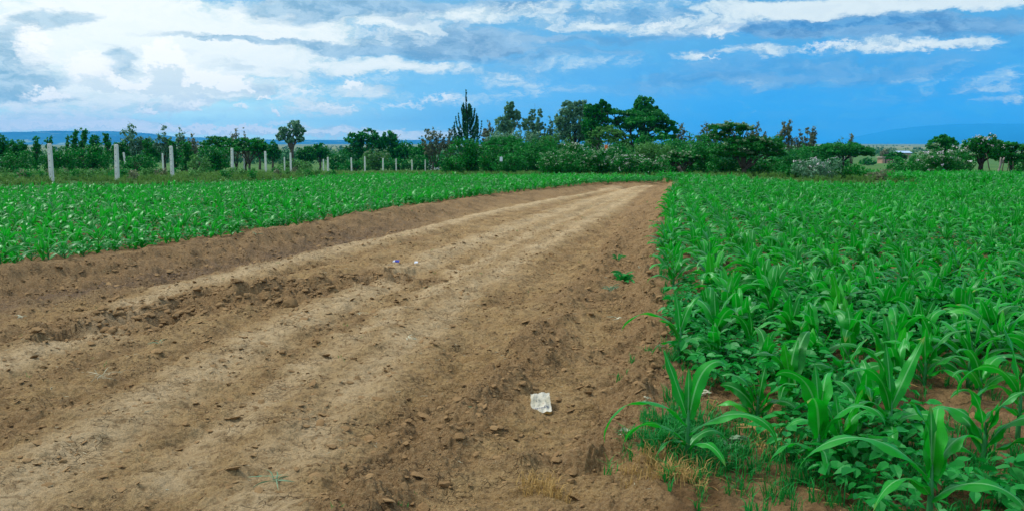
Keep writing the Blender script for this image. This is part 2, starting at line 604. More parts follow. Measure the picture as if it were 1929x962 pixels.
def soil_mat():
    m, nt = new_mat('soil')
    b = NB(nt)
    (bare, moist, dry), rough = b.attr('mask')
    P = b.pos()
    big = b.noise(P, .9, 4, .55)
    mid = b.noise(P, 5, 5, .6)
    fine = b.noise(P, 55, 5, .65)
    c = b.mix(b.smooth(mid, .32, .68), (.285, .172, .064), (.425, .280, .118))
    c = b.mix(b.smooth(big, .42, .66, 0, .5), c, (.43, .30, .145))
    md2 = b.noise(P, 17, 5, .65, .6)
    c = b.mix(b.smooth(md2, .52, .38, 0, .6), c, (.150, .092, .042))
    fi2 = b.noise(P, 36, 4, .7)
    c = b.mix(b.smooth(fi2, .47, .34, 0, .65), c, (.120, .072, .030))
    c = b.mix(b.math('MULTIPLY', b.math('MULTIPLY', dry, .9), b.smooth(md2, .34, .56, .25, 1)), c, (.60, .455, .265))
    c = b.mix(b.smooth(rough, .40, 1., 0., .66), c, (.225, .132, .060))
    c = b.mix(b.math('MULTIPLY', moist, .85), c, (.095, .060, .044))
    c = b.mix(b.smooth(fine, .36, .72, 0, .38), c, (.56, .41, .215))
    sp = b.noise(P, 140, 3, .6)
    c = b.mix(b.smooth(sp, .60, .74, 0, .5), c, (.62, .52, .34))
    c = b.mix(b.smooth(sp, .42, .28, 0, .7), c, (.09, .05, .024))
    ck = b.n('ShaderNodeTexVoronoi', feature='DISTANCE_TO_EDGE'); b.put(ck.inputs['Vector'], b.vm('ADD', b.vm('MULTIPLY', P, (1., 1.9, 1.)), b.vm('MULTIPLY', b.n('ShaderNodeTexNoise').outputs['Color'], (.0, .0, .0)))); ck.inputs['Scale'].default_value = 15.0
    crk = b.math('MULTIPLY', b.smooth(ck.outputs['Distance'], .0, .05, 1., 0.), b.smooth(b.noise(P, 2.3, 3, .6), .50, .62))
    c = b.mix(b.math('MULTIPLY', crk, .55), c, (.075, .042, .02))
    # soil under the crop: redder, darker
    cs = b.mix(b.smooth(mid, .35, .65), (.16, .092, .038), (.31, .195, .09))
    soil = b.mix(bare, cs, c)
    # wild ground beyond the fields
    (veg, tan, blue), _ = b.attr('veg')
    gn = b.noise(P, .35, 5, .6)
    gcol = b.mix(b.smooth(gn, .35, .65), (.030, .115, .020), (.085, .185, .040))
    gf = b.noise(P, .012, 4, .6)
    gcol = b.mix(b.math('MULTIPLY', b.smooth(gf, .44, .58), tan), gcol, (.26, .25, .15))
    c = b.mix(veg, soil, gcol)
    h = b.math('ADD', b.math('MULTIPLY', fine, .6), b.math('MULTIPLY', b.noise(P, 160, 4, .7), .4))
    nrm = b.bump(b.math('SUBTRACT', b.math('ADD', b.math('MULTIPLY', h, 1.5), b.math('MULTIPLY', md2, 1.2)), b.math('MULTIPLY', crk, .6)), 1.0, .030)
    b.out(b.principled(c, .92, .15, nrm))
    return m


M['soil'] = soil_mat()


def clod_mat():
    m, nt = new_mat('clod')
    b = NB(nt)
    (r, g, bl), _ = b.attr('tone')
    P = b.pos()
    mid = b.noise(P, 18, 5, .6)
    c = b.mix(b.math('ADD', b.math('MULTIPLY', g, .6), b.math('MULTIPLY', mid, .5)), (.150, .086, .035), (.36, .235, .112))
    b.out(b.principled(c, .93, .12, b.bump(b.noise(P, 90, 5, .7), .8, .012)))
    return m


M['clod'] = clod_mat()


def hazed_hill_mat(name, ca, cb, cc, s):
    m, nt = new_mat(name)
    b = NB(nt)
    P = b.vm('MULTIPLY', b.pos(), (1, 1, 5))
    n = b.noise(P, s, 5, .6)
    n2 = b.noise(P, s * 5, 4, .6)
    c = b.mix(b.smooth(n, .40, .62), ca, cb)
    c = b.mix(b.smooth(n2, .58, .66, 0, .8), c, cc)
    b.out(b.principled(c, .95, .05))
    return m


M['hill'] = hazed_hill_mat('hill', (.006, .10, .22), (.02, .15, .27), (.22, .34, .30), .0022)  # blue of distance haze mixed into the base colour, besides the haze volume
M['mountain'] = hazed_hill_mat('mountain', (.004, .20, .46), (.006, .215, .49), (.008, .22, .50), .001)  # haze painted in: near-uniform air blue lowers the mountain's contrast with the sky

# ------------------------------------------------------------------ ground sheet
def build_ground():
    fine = np.radians(np.linspace(-37, 37, 1120))
    coarse = np.radians(np.concatenate([np.linspace(-180, -38.5, 48)]))
    ang = np.concatenate([coarse, fine, -coarse[::-1][:-1]])
    r = [0.25]
    while r[-1] < 9000:
        v = r[-1]
        if v < 2.6: d = .25
        elif v < 46: d = min(max(v * v / 2800.0, .009), .11)
        elif v < 120: d = 1.2
        else: d = v * .05
        r.append(v + d)
    r = np.array(r)
    A, R = np.meshgrid(ang, r)
    x, y = R * np.sin(A), R * np.cos(A)
    xf, yf = x.ravel(), y.ravel()
    z = np.zeros_like(xf)
    mk = np.zeros((len(xf), 4)); mk[:, 0] = 0
    nr = np.hypot(xf, yf) < 62
    zz, ms = ground_height(xf[nr], yf[nr])
    z[nr] = zz
    z[~nr] = base_z(xf[~nr], yf[~nr])
    mk[nr, 0] = ms['bare']; mk[nr, 1] = ms['moist']; mk[nr, 2] = ms['dry']; mk[nr, 3] = ms['rough']
    ff = field_far(xf)
    vg = sstep(-.3, 1.2, yf - ff + .4 * fbm(xf * .6, yf * .6, 2, 9))
    rr = np.hypot(xf, yf)
    veg = np.stack([vg, sstep(500, 1500, rr), np.zeros_like(rr), np.ones_like(rr)], 1)
    n, mth = len(r), len(ang)
    idx = np.arange(n * mth).reshape(n, mth)
    nxt = np.roll(idx, -1, axis=1)
    q = np.stack([idx[:-1], idx[1:], nxt[1:], nxt[:-1]], -1).reshape(-1, 4)
    V = np.stack([xf, yf, z], 1)
    V = np.concatenate([V, [[0, 0, float(z[0])]]])
    mk = np.concatenate([mk, mk[:1]]); veg = np.concatenate([veg, veg[:1]])
    c = len(V) - 1
    t = np.stack([idx[0], nxt[0], np.full(mth, c)], -1)
    me = np_mesh('ground', V, q[:, ::-1], t[:, ::-1], {'mask': mk, 'veg': veg}, True, [M['soil']])
    # make sure normals are up
    o = link('ground', me)
    if me.polygons[len(me.polygons) // 3].normal.z < 0:
        me.flip_normals()
    tag(o, kind='structure')
    return o


# far edge of the crop (seen as the line of maize tops), in world x -> y
_ff = [gnd(px, py, .45)[:2] for px, py in ((-500, 345), (-200, 341), (0, 340), (250, 338), (480, 331), (640, 323), (800, 320), (950, 319), (1100, 323), (1280, 328), (1500, 335), (1680, 339))]
_ff += [np.array(v) for v in ((15.2, 32.0), (16.5, 37.0), (16.7, 42.5), (70., 43.5))]
_ff = np.array(_ff); _ff = _ff[np.argsort(_ff[:, 0])]
TALL_X0 = 16.6


def field_far(x):
    x = np.asarray(x, float)
    f = np.interp(x, _ff[:, 0], _ff[:, 1])
    nearend = sstep(END_L[0] - 4, END_L[0] - .5, x) * sstep(END_R[0] + 4, END_R[0] + .5, x)
    return np.maximum(f, f * (1 - nearend) + nearend * (far_end(x) + 3.2))


ground = build_ground()


def gz(x, y):
    x = np.atleast_1d(np.asarray(x, float)); y = np.atleast_1d(np.asarray(y, float))
    z = np.empty_like(x)
    n = np.hypot(x, y) < 62
    if n.any(): z[n] = ground_height(x[n], y[n])[0]
    if (~n).any(): z[~n] = base_z(x[~n], y[~n])
    return z


def g1(x, y):
    return float(gz(x, y)[0])


# ------------------------------------------------------------------ maize
def leaf_strip(buf, p0, phi, L, Wd, th0, th1, p=1.6, n=12, across=2, roll0=0., roll1=0., ripple=.15, tone=.5, dphi=0., ph=0.):
    """a maize leaf: a curved, folded and rippled strip"""
    s = np.linspace(0, 1, n + 1)
    th = np.radians(th0 + (th1 - th0) * s ** p)
    az = phi + dphi * s ** 1.5
    ds = L / n
    P = np.zeros((n + 1, 3)); P[0] = p0
    T = np.stack([np.cos(th) * np.cos(az), np.cos(th) * np.sin(az), np.sin(th)], 1)
    for i in range(n):
        P[i + 1] = P[i] + (T[i] + T[i + 1]) * .5 * ds
    side = np.stack([-np.sin(az), np.cos(az), np.zeros(n + 1)], 1)
    nrm = np.cross(T, side)
    ro = np.radians(roll0 + (roll1 - roll0) * s)
    S = side * np.cos(ro)[:, None] + nrm * np.sin(ro)[:, None]
    N = np.cross(T, S)
    w = Wd * np.clip((s / .22), .42, 1) ** .7 * np.clip(1 - s ** 2.3, 0, 1) ** .75
    w[-1] = Wd * .02
    k = np.linspace(-1, 1, 2 * across + 1)
    fold = .34 * (1 - .6 * s)
    V, C = [], []
    for i in range(n + 1):
        for kk in k:
            rp = ripple * math.sin(ph + s[i] * 17 + (1.7 if kk > 0 else 0)) * abs(kk) ** 2
            V.append(P[i] + S[i] * (kk * w[i]) - N[i] * 0 + N[i] * ((abs(kk) * fold[i] + rp) * w[i]) * -1)
            C.append((abs(kk), tone, s[i]))
    m = len(k)
    Q = [(i * m + j, i * m + j + 1, (i + 1) * m + j + 1, (i + 1) * m + j) for i in range(n) for j in range(m - 1)]
    buf.add(V, Q, None, np.array(C))


def plant_leaves(r, H=.5, nl=8, spread=1., phi0=None):
    """list of leaf parameter dicts for one plant"""
    phi0 = r.uniform(0, 2 * PI) if phi0 is None else phi0
    out = []
    sh = H * .42
    for i in range(nl):
        f = i / (nl - 1)
        phi = phi0 + (i % 2) * PI + r.normal(0, .32)
        L = H * (.42 + .44 * math.sin(PI * min(1, .15 + f * .75))) * r.uniform(.85, 1.12)
        th0 = 52 + 30 * f + r.normal(0, 5)
        if f > .8:
            th1 = r.uniform(35, 75); L *= .8
        elif f > .55:
            th1 = r.uniform(-60, 15)
        else:
            th1 = r.uniform(-80, -25)
        out.append(dict(h=sh * (.12 + .88 * f), phi=phi, L=L * spread, W=H * (.066 + .030 * math.sin(PI * f)) * r.uniform(.85, 1.2),
                        th0=min(th0, 86), th1=th1, p=r.uniform(1.1, 2.0), roll0=r.normal(0, 8), roll1=r.normal(0, 38),
                        dphi=r.normal(0, .5), ph=r.uniform(0, 6), tone=r.uniform(0, 1)))
    return sh, out


def leaf_from(buf, d, n, across, H=.5):
    rad = .010
    p0 = (math.cos(d['phi']) * rad * .4, math.sin(d['phi']) * rad * .4, d['h'])
    leaf_strip(buf, p0, d['phi'], d['L'], d['W'], d['th0'], d['th1'], d['p'], n, across, d['roll0'], d['roll1'], d.get('rp', .17), d['tone'], d['dphi'], d['ph'])


def stalk(buf, sh, rad=.012, n=6):
    tube(buf, [(0, 0, -.04), (0, 0, sh * .3), (.002, 0, sh * .7), (0, 0, sh * 1.15)], [rad * 1.05, rad, rad * .9, rad * .35], n, (1, .5, 0))


def variant(seed, n, across, H=.5, nl=8):
    r = np.random.default_rng(seed)
    sh, L = plant_leaves(r, H, nl)
    return sh, L


# --- plant positions
def rows(xmin, xmax, ymin, ymax, slope, dx, dy, inside, jit=.06, r=rng):
    P = []
    for x0 in np.arange(xmin, xmax, dx):
        ys = np.arange(ymin, ymax, dy)
        xs = x0 + slope * ys
        P.append(np.stack([xs + r.normal(0, jit, len(ys)), ys + r.normal(0, jit, len(ys))], 1))
    P = np.concatenate(P)
    return P[inside(P[:, 0], P[:, 1])]


def in_view(x, y, m=.70):
    return (np.abs(x) < y * m + 1.2)


def in_right(x, y):
    d = x - xr(y)
    return in_view(x, y) & (x < TALL_X0 - .1) & (y < field_far(x)) & (((d > .08) & (y < END_R[1])) | (y >= END_R[1]) & (x > END_R[0] - .3)) & (y > 4.9) & ((y > 5.6) | (x > gnd(1560, 760)[0]))


def in_left(x, y):
    d = xl(y) - x
    back = (y > far_end(x) + .15) & (x > END_L[0] - 1.5) & (x < END_R[0] + .2)
    return in_view(x, y) & (y < field_far(x)) & ((d > .12) | back) & (y > 6.0)


rp = rows(-12, 24, 3, 42, .18, .48, .21, in_right)
lp = rows(-40, 6, 8, 42, .42, .54, .25, in_left)
lp = lp[rng.random(len(lp)) > .12]
rp = rp[rng.random(len(rp)) > .05]
# hand-placed plants close to the camera: (base px, base py, height m, tone, label)
HERO = [
    (1293, 905, .50, 'lone maize plant in bare soil, its longest leaf arching left over the track'),
    (1279, 716, .46, 'maize plant at the crop edge, one long leaf bowing over a round clod'),
    (1342, 712, .40, 'small maize plant just behind the lone maize plant, next to the bowing one'),
    (1484, 792, .50, 'maize plant with a tall pointed top leaf, at the rim of the bare foreground patch'),
    (1538, 925, .52, 'shiny broad-leaved maize plant in front, its upper leaves folded over like flags'),
    (1580, 905, .42, 'maize plant tucked against the shiny broad-leaved one, leaf hanging to the right'),
    (1672, 878, .50, 'stout maize plant at the left rim of the bare mound with one straight diagonal leaf'),
    (1915, 850, .52, 'maize plant at the right rim of the bare mound with drooping ribbon leaves'),
    (1745, 1050, .50, 'maize plant cut off by the lower edge of the photo, one leaf reaching far left'),
    (1400, 660, .48, 'maize plant behind the bare foreground patch with thin leaves curling both ways'),
    (1690, 700, .50, 'maize plant behind the bare mound with two leaves raised like a V'),
    (1880, 705, .52, 'tall maize plant behind the drooping ribbon-leaved one, long arching blade'),
    (1590, 765, .46, 'maize plant half hidden behind the stout one by the bare mound'),
    (1440, 735, .38, 'low maize plant among bean leaves behind the lone maize plant'),
    (1805, 690, .44, 'maize plant standing directly behind the bare mound among bean leaves'),
    (1330, 640, .46, 'maize plant in the edge row, second behind the bowing one'),
    (1525, 690, .48, 'maize plant with upright pale blade, behind the pointed-topped one'),
    (1960, 760, .50, 'maize plant cut by the right edge of the photo above the bare mound'),
    (1625, 830, .44, 'upright maize plant squeezed between the shiny broad-leaved and the stout one'),
    (1425, 820, .36, 'short upright maize plant right of the lone maize plant'),
    (1850, 900, .46, 'maize plant in front of the bare mound, near the lower right corner'),
    (1600, 700, .48, 'upright maize plant a step behind the stout one, midrib bright'),
    (1740, 745, .44, 'maize plant at the far left rim of the bare mound'),
    (1268, 560, .45, 'edge-row maize plant leaning out over the track beside the uprooted weeds'),
]
hero_pos = [gnd(a, b)[:2] for a, b, *_ in HERO]


def keep_far(P, Q, d):
    Q = np.array(Q)
    D = np.min(np.hypot(P[:, None, 0] - Q[None, :, 0], P[:, None, 1] - Q[None, :, 1]), 1)
    return P[D > d]


rp = keep_far(rp, hero_pos, .22)
mound = gnd(1795, 810)[:2]
rp = keep_far(rp, [mound], .42)
tallp = rows(8, 40, 18, 46, .18, .42, .21, lambda x, y: in_view(x, y, .75) & (y < 43) & (x > TALL_X0 + .15 * np.sin(y * 1.3)), .06)


def tone_of(x, y):
    return np.clip(.5 + .8 * fbm(x * .35, y * .35, 3, 201) + rng.normal(0, .18, len(x)), 0, 1)


def hgt_of(x, y):
    return np.clip(.95 + .25 * fbm(x * .25, y * .25, 3, 202) + rng.normal(0, .13, len(x)), .55, 1.3)


NV = 14
VAR = [variant(100 + i, 10, 1, .5, int(6 + i % 3)) for i in range(NV)]


def var_arrays(sh, L, n, across, stalk_n):
    b = Buf()
    for d in L: leaf_from(b, d, n, across)
    bl = b.arrays()
    s = Buf(); stalk(s, sh, .012, stalk_n)
    return bl, s.arrays()


MID = [var_arrays(sh, L, 7, 1, 4) for sh, L in VAR]
FAR = [var_arrays(sh, L, 5, 1, 3) for sh, L in VAR]

allp = np.concatenate([np.c_[rp, np.zeros(len(rp))], np.c_[lp, np.ones(len(lp))], np.c_[tallp, np.full(len(tallp), 2)]])
zs = gz(allp[:, 0], allp[:, 1])
pxx, pyy, dep = project(np.stack([allp[:, 0], allp[:, 1], zs + .3], 1))
vis = (pxx > -40) & (pxx < W0 + 40)
order = np.argsort(np.where(vis, np.hypot(allp[:, 0], allp[:, 1]), 1e6))
N_IND = 300 - len(HERO)
ind = order[:N_IND]
rest = np.setdiff1d(np.arange(len(allp)), ind)
scl = hgt_of(allp[:, 0], allp[:, 1])
scl *= np.where(np.hypot(allp[:, 0], allp[:, 1]) > 12, .84, .86)
scl[allp[:, 2] == 2] *= 1.22
scl[allp[:, 2] == 1] *= .92
tn = tone_of(allp[:, 0], allp[:, 1])
yaw = rng.uniform(0, 2 * PI, len(allp))
vi = rng.integers(0, NV, len(allp))
print('plants', len(allp), 'right', len(rp), 'left', len(lp), 'tall', len(tallp), 'ind maxdist', np.hypot(*allp[ind[-1], :2]))


def stuff_maize(name, idx, label):
    b = Buf()
    lodd = np.hypot(allp[idx, 0], allp[idx, 1]) > 16
    for v in range(NV):
        for lod, src in ((False, MID), (True, FAR)):
            k = idx[(vi[idx] == v) & (lodd == lod)]
            if not len(k): continue
            pos = np.stack([allp[k, 0], allp[k, 1], zs[k] - .01], 1)
            tl = rng.normal(0, .10, (len(k), 2))
            for part in (0, 1):
                Vv, Q, T, C = replicate(src[v][part], pos, yaw[k], scl[k], tn[k], tl)
                b.add(Vv, Q, T, C)
    me = b.mesh(name, [M['maize']], True)
    o = link(name, me)
    tag(o, label, None, None, 'stuff')
    return o


fieldid = allp[:, 2]
stuff_maize('maize_crop', rest[(fieldid[rest] == 0)], 'green young maize filling the field right of the bare soil')
stuff_maize('maize_crop', rest[(fieldid[rest] == 1)], 'green young maize filling the field between bare soil and concrete posts')
stuff_maize('maize_crop', rest[(fieldid[rest] == 2)], 'taller denser maize block in front of the flowering bushes')

# individuals: a set of meshes per variant, shared
IND = []
for v, (sh, L) in enumerate(VAR):
    lm = []
    for d in L:
        b = Buf(); leaf_from(b, d, 12, 2); lm.append(b.mesh('leaf', [M['maize']], True))
    b = Buf()
    for d in L: leaf_from(b, d, 9, 1)
    whole = b.mesh('foliage', [M['maize']], True)
    b = Buf(); stalk(b, sh, .012, 7)
    IND.append((lm, whole, b.mesh('stalk', [M['maize_stalk']], True)))

near_cut = 70
for rank, k in enumerate(ind):
    x, y = allp[k, :2]
    if fieldid[k] == 1:
        lab, grp = 'young maize plant near the earth bank of the field left of the bare soil', 'maize plants nearest the left-hand earth bank'
    elif x - xr(y) < .62:
        lab, grp = 'young maize plant in the outermost row right of the bare soil, leaves over its edge', 'maize plants in the outer row beside the bare soil'
    elif y < 6.3:
        lab, grp = 'young maize plant in the closest full rows just behind the bare mound', 'maize plants in the closest full rows'
    elif y < 7.6:
        lab, grp = 'young maize plant a few rows behind the bare mound, crowded by bean leaves', 'maize plants a few rows into the right-hand field'
    else:
        lab, grp = 'young maize plant in the middle rows of the right-hand field, part hidden by neighbours', 'maize plants in the middle rows of the right-hand field'
    t = thing('maize_plant', lab, 'maize plant', (x, y, zs[k] - .01), yaw[k], grp)
    t.rotation_euler = (rng.normal(0, .08), rng.normal(0, .08), yaw[k])
    t.scale = (scl[k],) * 3
    lm, whole, sm = IND[vi[k]]
    link('stalk', sm, t)
    if rank < near_cut:
        for me in lm: link('leaf', me, t)
    else:
        link('foliage', whole, t)

# hero plants, each its own leaves.  phi: 0 = to the right, 180 = to the left, 270 = to the camera
def D(h, phi, L, W, th0, th1, p=1.5, roll0=0, roll1=0, dphi=0., tone=.5, ph=0.):
    return dict(h=h, phi=math.radians(phi), L=L, W=W, th0=th0, th1=th1, p=p, roll0=roll0, roll1=roll1, dphi=dphi, tone=tone, ph=ph)


HL = {
    0: [D(.20, 184, .56, .026, 52, -100, 1.35, 10, 25, 0, .6), D(.24, 150, .34, .024, 70, 66, 1, -20, -30, 0, .3), D(.23, 15, .42, .030, 80, -88, 3.0, 25, 35, .3, .5),
        D(.16, 350, .52, .027, 38, -95, 1.9, -10, 40, -.2, .7, 2), D(.12, 172, .36, .022, 42, -80, 1.7, 0, 60, .2, .4), D(.25, 80, .22, .018, 82, 60, 1, 0, 0, 0, .3),
        D(.08, 300, .30, .02, 50, -60, 1.2, 0, 30, 0, .6), D(.10, 215, .26, .018, 45, -80, 1.3, 0, 30, 0, .2), D(.09, 30, .30, .018, 45, -70, 1.3, 0, 50, 0, .2)],
    4: [D(.22, 150, .40, .036, 84, -50, 2.6, 60, 60, 0, .8), D(.24, 60, .38, .036, 84, -70, 2.4, -50, -30, 0, .8), D(.20, 235, .34, .034, 80, -30, 2.2, 30, 20, 0, .5),
        D(.18, 330, .42, .032, 70, -85, 2.1, -20, 20, 0, .6), D(.24, 100, .30, .026, 86, 70, 1, 0, 0, 0, .3), D(.12, 200, .34, .028, 45, -80, 1.4, 0, 40, 0, .5),
        D(.10, 260, .32, .028, 50, -60, 1.4, 0, -40, 0, .4), D(.12, 10, .36, .028, 48, -80, 1.4, 0, -40, 0, .5)],
    6: [D(.22, 190, .46, .030, 78, -88, 1.9, 10, 20, 0, .5), D(.24, 30, .40, .026, 58, 52, 1, 20, 20, 0, .7), D(.22, 130, .38, .028, 84, -20, 2.6, 50, 60, 0, .4),
        D(.16, 200, .40, .028, 62, -90, 1.5, -20, 30, .2, .6), D(.25, 100, .30, .024, 84, 70, 1, 0, 0, 0, .3), D(.14, 330, .34, .026, 50, -85, 1.5, 0, 40, 0, .4),
        D(.10, 250, .34, .026, 50, -75, 1.3, 0, 40, 0, .4)],
    7: [D(.24, 186, .52, .026, 66, -100, 1.5, 10, 60, 0, .6), D(.20, 195, .46, .026, 60, -95, 1.3, -10, 60, .1, .5), D(.25, 20, .42, .026, 70, 40, 1.3, 10, 10, 0, .5),
        D(.26, 120, .40, .028, 82, 50, 1.5, 20, 20, 0, .4), D(.14, 200, .36, .024, 50, -95, 1.2, 0, 50, 0, .3), D(.16, 330, .4, .026, 60, -70, 1.5, 0, 30, 0, .5)],
    8: [D(.26, 178, .62, .036, 50, -72, 1.5, -10, 10, -.1, .8), D(.27, 100, .34, .034, 86, -20, 2.4, 60, 60, 0, .5), D(.28, 60, .32, .036, 84, -30, 2.6, -40, -30, 0, .9),
        D(.26, 20, .34, .034, 70, -60, 1.8, -20, -20, 0, .8), D(.28, 80, .26, .022, 84, 70, 1, 0, 0, 0, .3), D(.20, 210, .4, .03, 50, -70, 1.4, 0, 20, 0, .6), D(.18, 330, .4, .03, 50, -70, 1.4, 0, 20, 0, .6)],
    1: [D(.22, 178, .50, .022, 62, -70, 1.25, 0, 40, 0, .6), D(.24, 30, .30, .022, 76, 20, 1.6, 20, 20, 0, .6), D(.24, 110, .28, .022, 86, 60, 1, 0, 0, 0, .4),
        D(.14, 330, .28, .022, 55, -85, 1.4, 0, 40, 0, .4), D(.12, 195, .26, .02, 50, -85, 1.3, 0, 40, 0, .4), D(.18, 200, .24, .02, 75, 0, 1.3, 0, 40, 0, .4), D(.10, 290, .26, .024, 40, -80, 1.3, 0, 20, 0, .5)],
}
for i, (px, py, H, lab) in enumerate(HERO):
    x, y = hero_pos[i]
    r = np.random.default_rng(900 + i)
    if i in HL:
        sh, L = .24, HL[i]
        if i in (8,): sh = .28
    else:
        sh, L = plant_leaves(r, H, 8)
    t = thing('maize_plant', lab, 'maize plant', (x, y, g1(x, y) - .015), 0)
    b = Buf(); stalk(b, sh, .013, 8); link('stalk', b.mesh('stalk', [M['maize_stalk']], True), t)
    for d in L:
        d['W'] *= 1.35 if i in HL else 1.05; d['rp'] = .30
        b = Buf(); leaf_from(b, d, 18, 2); link('leaf', b.mesh('leaf', [M['maize']], True), t)

# ------------------------------------------------------------------ bean undergrowth
def bean_variant(seed, nst=5):
    r = np.random.default_rng(seed)
    b = Buf()
    for i in range(nst):
        az = r.uniform(0, 2 * PI); el = r.uniform(.5, 1.3); L = r.uniform(.07, .19)
        e = np.array([math.cos(az) * math.cos(el), math.sin(az) * math.cos(el), math.sin(el)]) * L
        e = e + np.array([0, 0, r.uniform(0, .05)])
        for k in range(3):
            a = az + (k - 1) * 1.5 + r.normal(0, .2)
            ln = r.uniform(.038, .072); w = ln * .36
            sl = r.uniform(-.5, .15)
            d = np.array([math.cos(a) * math.cos(sl), math.sin(a) * math.cos(sl), math.sin(sl)])
            s = np.array([-math.sin(a), math.cos(a), r.normal(0, .35)]); s /= np.linalg.norm(s)
            n = np.cross(d, s)
            p = e + d * .012
            V = [p, p + d * ln * .30 + s * w - n * -.006, p + d * ln * .68 + s * w * .7 + n * .004, p + d * ln - np.array([0, 0, .006]), p + d * ln * .68 - s * w * .7 + n * .004,
                 p + d * ln * .30 - s * w + n * .006]
            b.add(V, [(0, 1, 2, 3), (0, 3, 4, 5)], None, (.9, r.uniform(0, 1), .3))
    return b.arrays()


def rounder(arr):
    V, Q, T_, C = arr
    nv, nq, nc = [], [], []
    for a_, b_ in Q.reshape(-1, 2, 4):
        base, l1, l2, tip = V[a_]; _, _, r2, r1 = V[b_]
        m = (base + tip) * .5 - np.array([0, 0, .002])
        q1 = base * .86 + tip * .14 + (l1 - (base * .7 + tip * .3)) * .72; q2 = l1 * .6 + l2 * .4 + (l1 - r1) * .03; q3 = l2 * .75 + tip * .25
        p1 = base * .86 + tip * .14 + (r1 - (base * .7 + tip * .3)) * .72; p2 = r1 * .6 + r2 * .4 + (r1 - l1) * .03; p3 = r2 * .75 + tip * .25
        k = len(nv)
        nv += [base, q1, q2, q3, tip, p3, p2, p1, m]
        nq += [(k, k + 1, k + 2, k + 8), (k + 8, k + 2, k + 3, k + 4), (k + 8, k + 4, k + 5, k + 6), (k, k + 8, k + 6, k + 7)]
        tn0 = C[a_[0]][1]
        nc += [(.9, tn0, .3)] * 8 + [(.9, tn0, .3)]
    return np.array(nv), np.array(nq), np.zeros((0, 3), int), np.array(nc)


BV = [bean_variant(400 + i, 5) for i in range(10)]
BVN = [rounder(v) for v in BV]


def scatter_pts(n, xmin, xmax, ymin, ymax, ok):
    P = np.stack([rng.uniform(xmin, xmax, n), rng.uniform(ymin, ymax, n)], 1)
    return P[ok(P[:, 0], P[:, 1])]


def bean_r(x, y):
    d = x - xr(y)
    n = fbm(x * .8, y * .8, 3, 301)
    thr = np.where(y < 5.4, .36, np.where(y < 6.6, .02, -.50))
    return in_view(x, y) & (y < field_far(x) + .2 + 6 * (x > TALL_X0)) & (((d > .05) & (y < END_R[1])) | (y >= END_R[1])) & (y > 3.3) & (n > thr)


def bean_l(x, y):
    d = xl(y) - x
    n = fbm(x * .6, y * .6, 3, 302)
    return in_view(x, y) & (y < field_far(x) + .2) & (d > .05) & (n > -.45)


mound = gnd(1795, 810)[:2]
bp = np.concatenate([scatter_pts(3000, 0, 6, 3.3, 9, bean_r), scatter_pts(16000, 0, 26, 7, 40, bean_r), scatter_pts(15000, -26, 6, 9, 40, bean_l)])
bp = bp[np.hypot((bp[:, 0] - mound[0]) / .38, (bp[:, 1] - mound[1]) / .34) > 1]
hx = gnd(1400, 800)[:2]
bz = gz(bp[:, 0], bp[:, 1])
bv = rng.integers(0, len(BV), len(bp))
b = Buf()
for v in range(len(BV)):
    for nearb in (True, False):
        k = np.where((bv == v) & ((np.hypot(bp[:, 0], bp[:, 1]) < 8.5) == nearb))[0]
        sc = rng.uniform(.75, 1.35, len(k))
        b.add(*replicate((BVN if nearb else BV)[v], np.c_[bp[k], bz[k] - .005], rng.uniform(0, 6.28, len(k)), sc, tone_of(bp[k, 0], bp[k, 1])))
tag(link('bean_undergrowth', b.mesh('bean_undergrowth', [M['bean']])), 'low broad-leaved bean plants filling the ground between the maize', kind='stuff')
print('beans', len(bp))

# ------------------------------------------------------------------ grass-like tufts
def tuft_variant(seed, nb=14, h=.16, w=.004, lean=.7):
    r = np.random.default_rng(seed)
    b = Buf()
    for i in range(nb):
        a = r.uniform(0, 2 * PI); L = h * r.uniform(.5, 1.2); ln = r.uniform(.1, lean)
        p0 = np.array([r.normal(0, .02), r.normal(0, .02), 0])
        d = np.array([math.cos(a), math.sin(a), 0]); s = np.array([-math.sin(a), math.cos(a), 0])
        m = p0 + d * L * ln * .35 + np.array([0, 0, L * .6]); t = p0 + d * L * ln + np.array([0, 0, L * (1 - ln * .3)])
        ww = w * r.uniform(.7, 1.3)
        b.add([p0 - s * ww, p0 + s * ww, m + s * ww * .8, m - s * ww * .8, t], [(0, 1, 2, 3)], [(3, 2, 4)], (.9, r.uniform(0, 1), .3))
    return b.arrays()


def scatter(name, variants, P, Z, smin, smax, mat, label, tones=None):
    b = Buf()
    v_ = rng.integers(0, len(variants), len(P))
    for v in range(len(variants)):
        k = np.where(v_ == v)[0]
        if not len(k): continue
        tt = rng.uniform(0, 1, len(k)) if tones is None else tones[k]
        b.add(*replicate(variants[v], np.c_[P[k], Z[k]], rng.uniform(0, 6.28, len(k)), rng.uniform(smin, smax, len(k)), tt))
    o = link(name, b.mesh(name, [mat]))
    tag(o, label, kind='stuff')
    return o


TV = [tuft_variant(500 + i, 12, .12, .0032, 1.15) for i in range(6)]
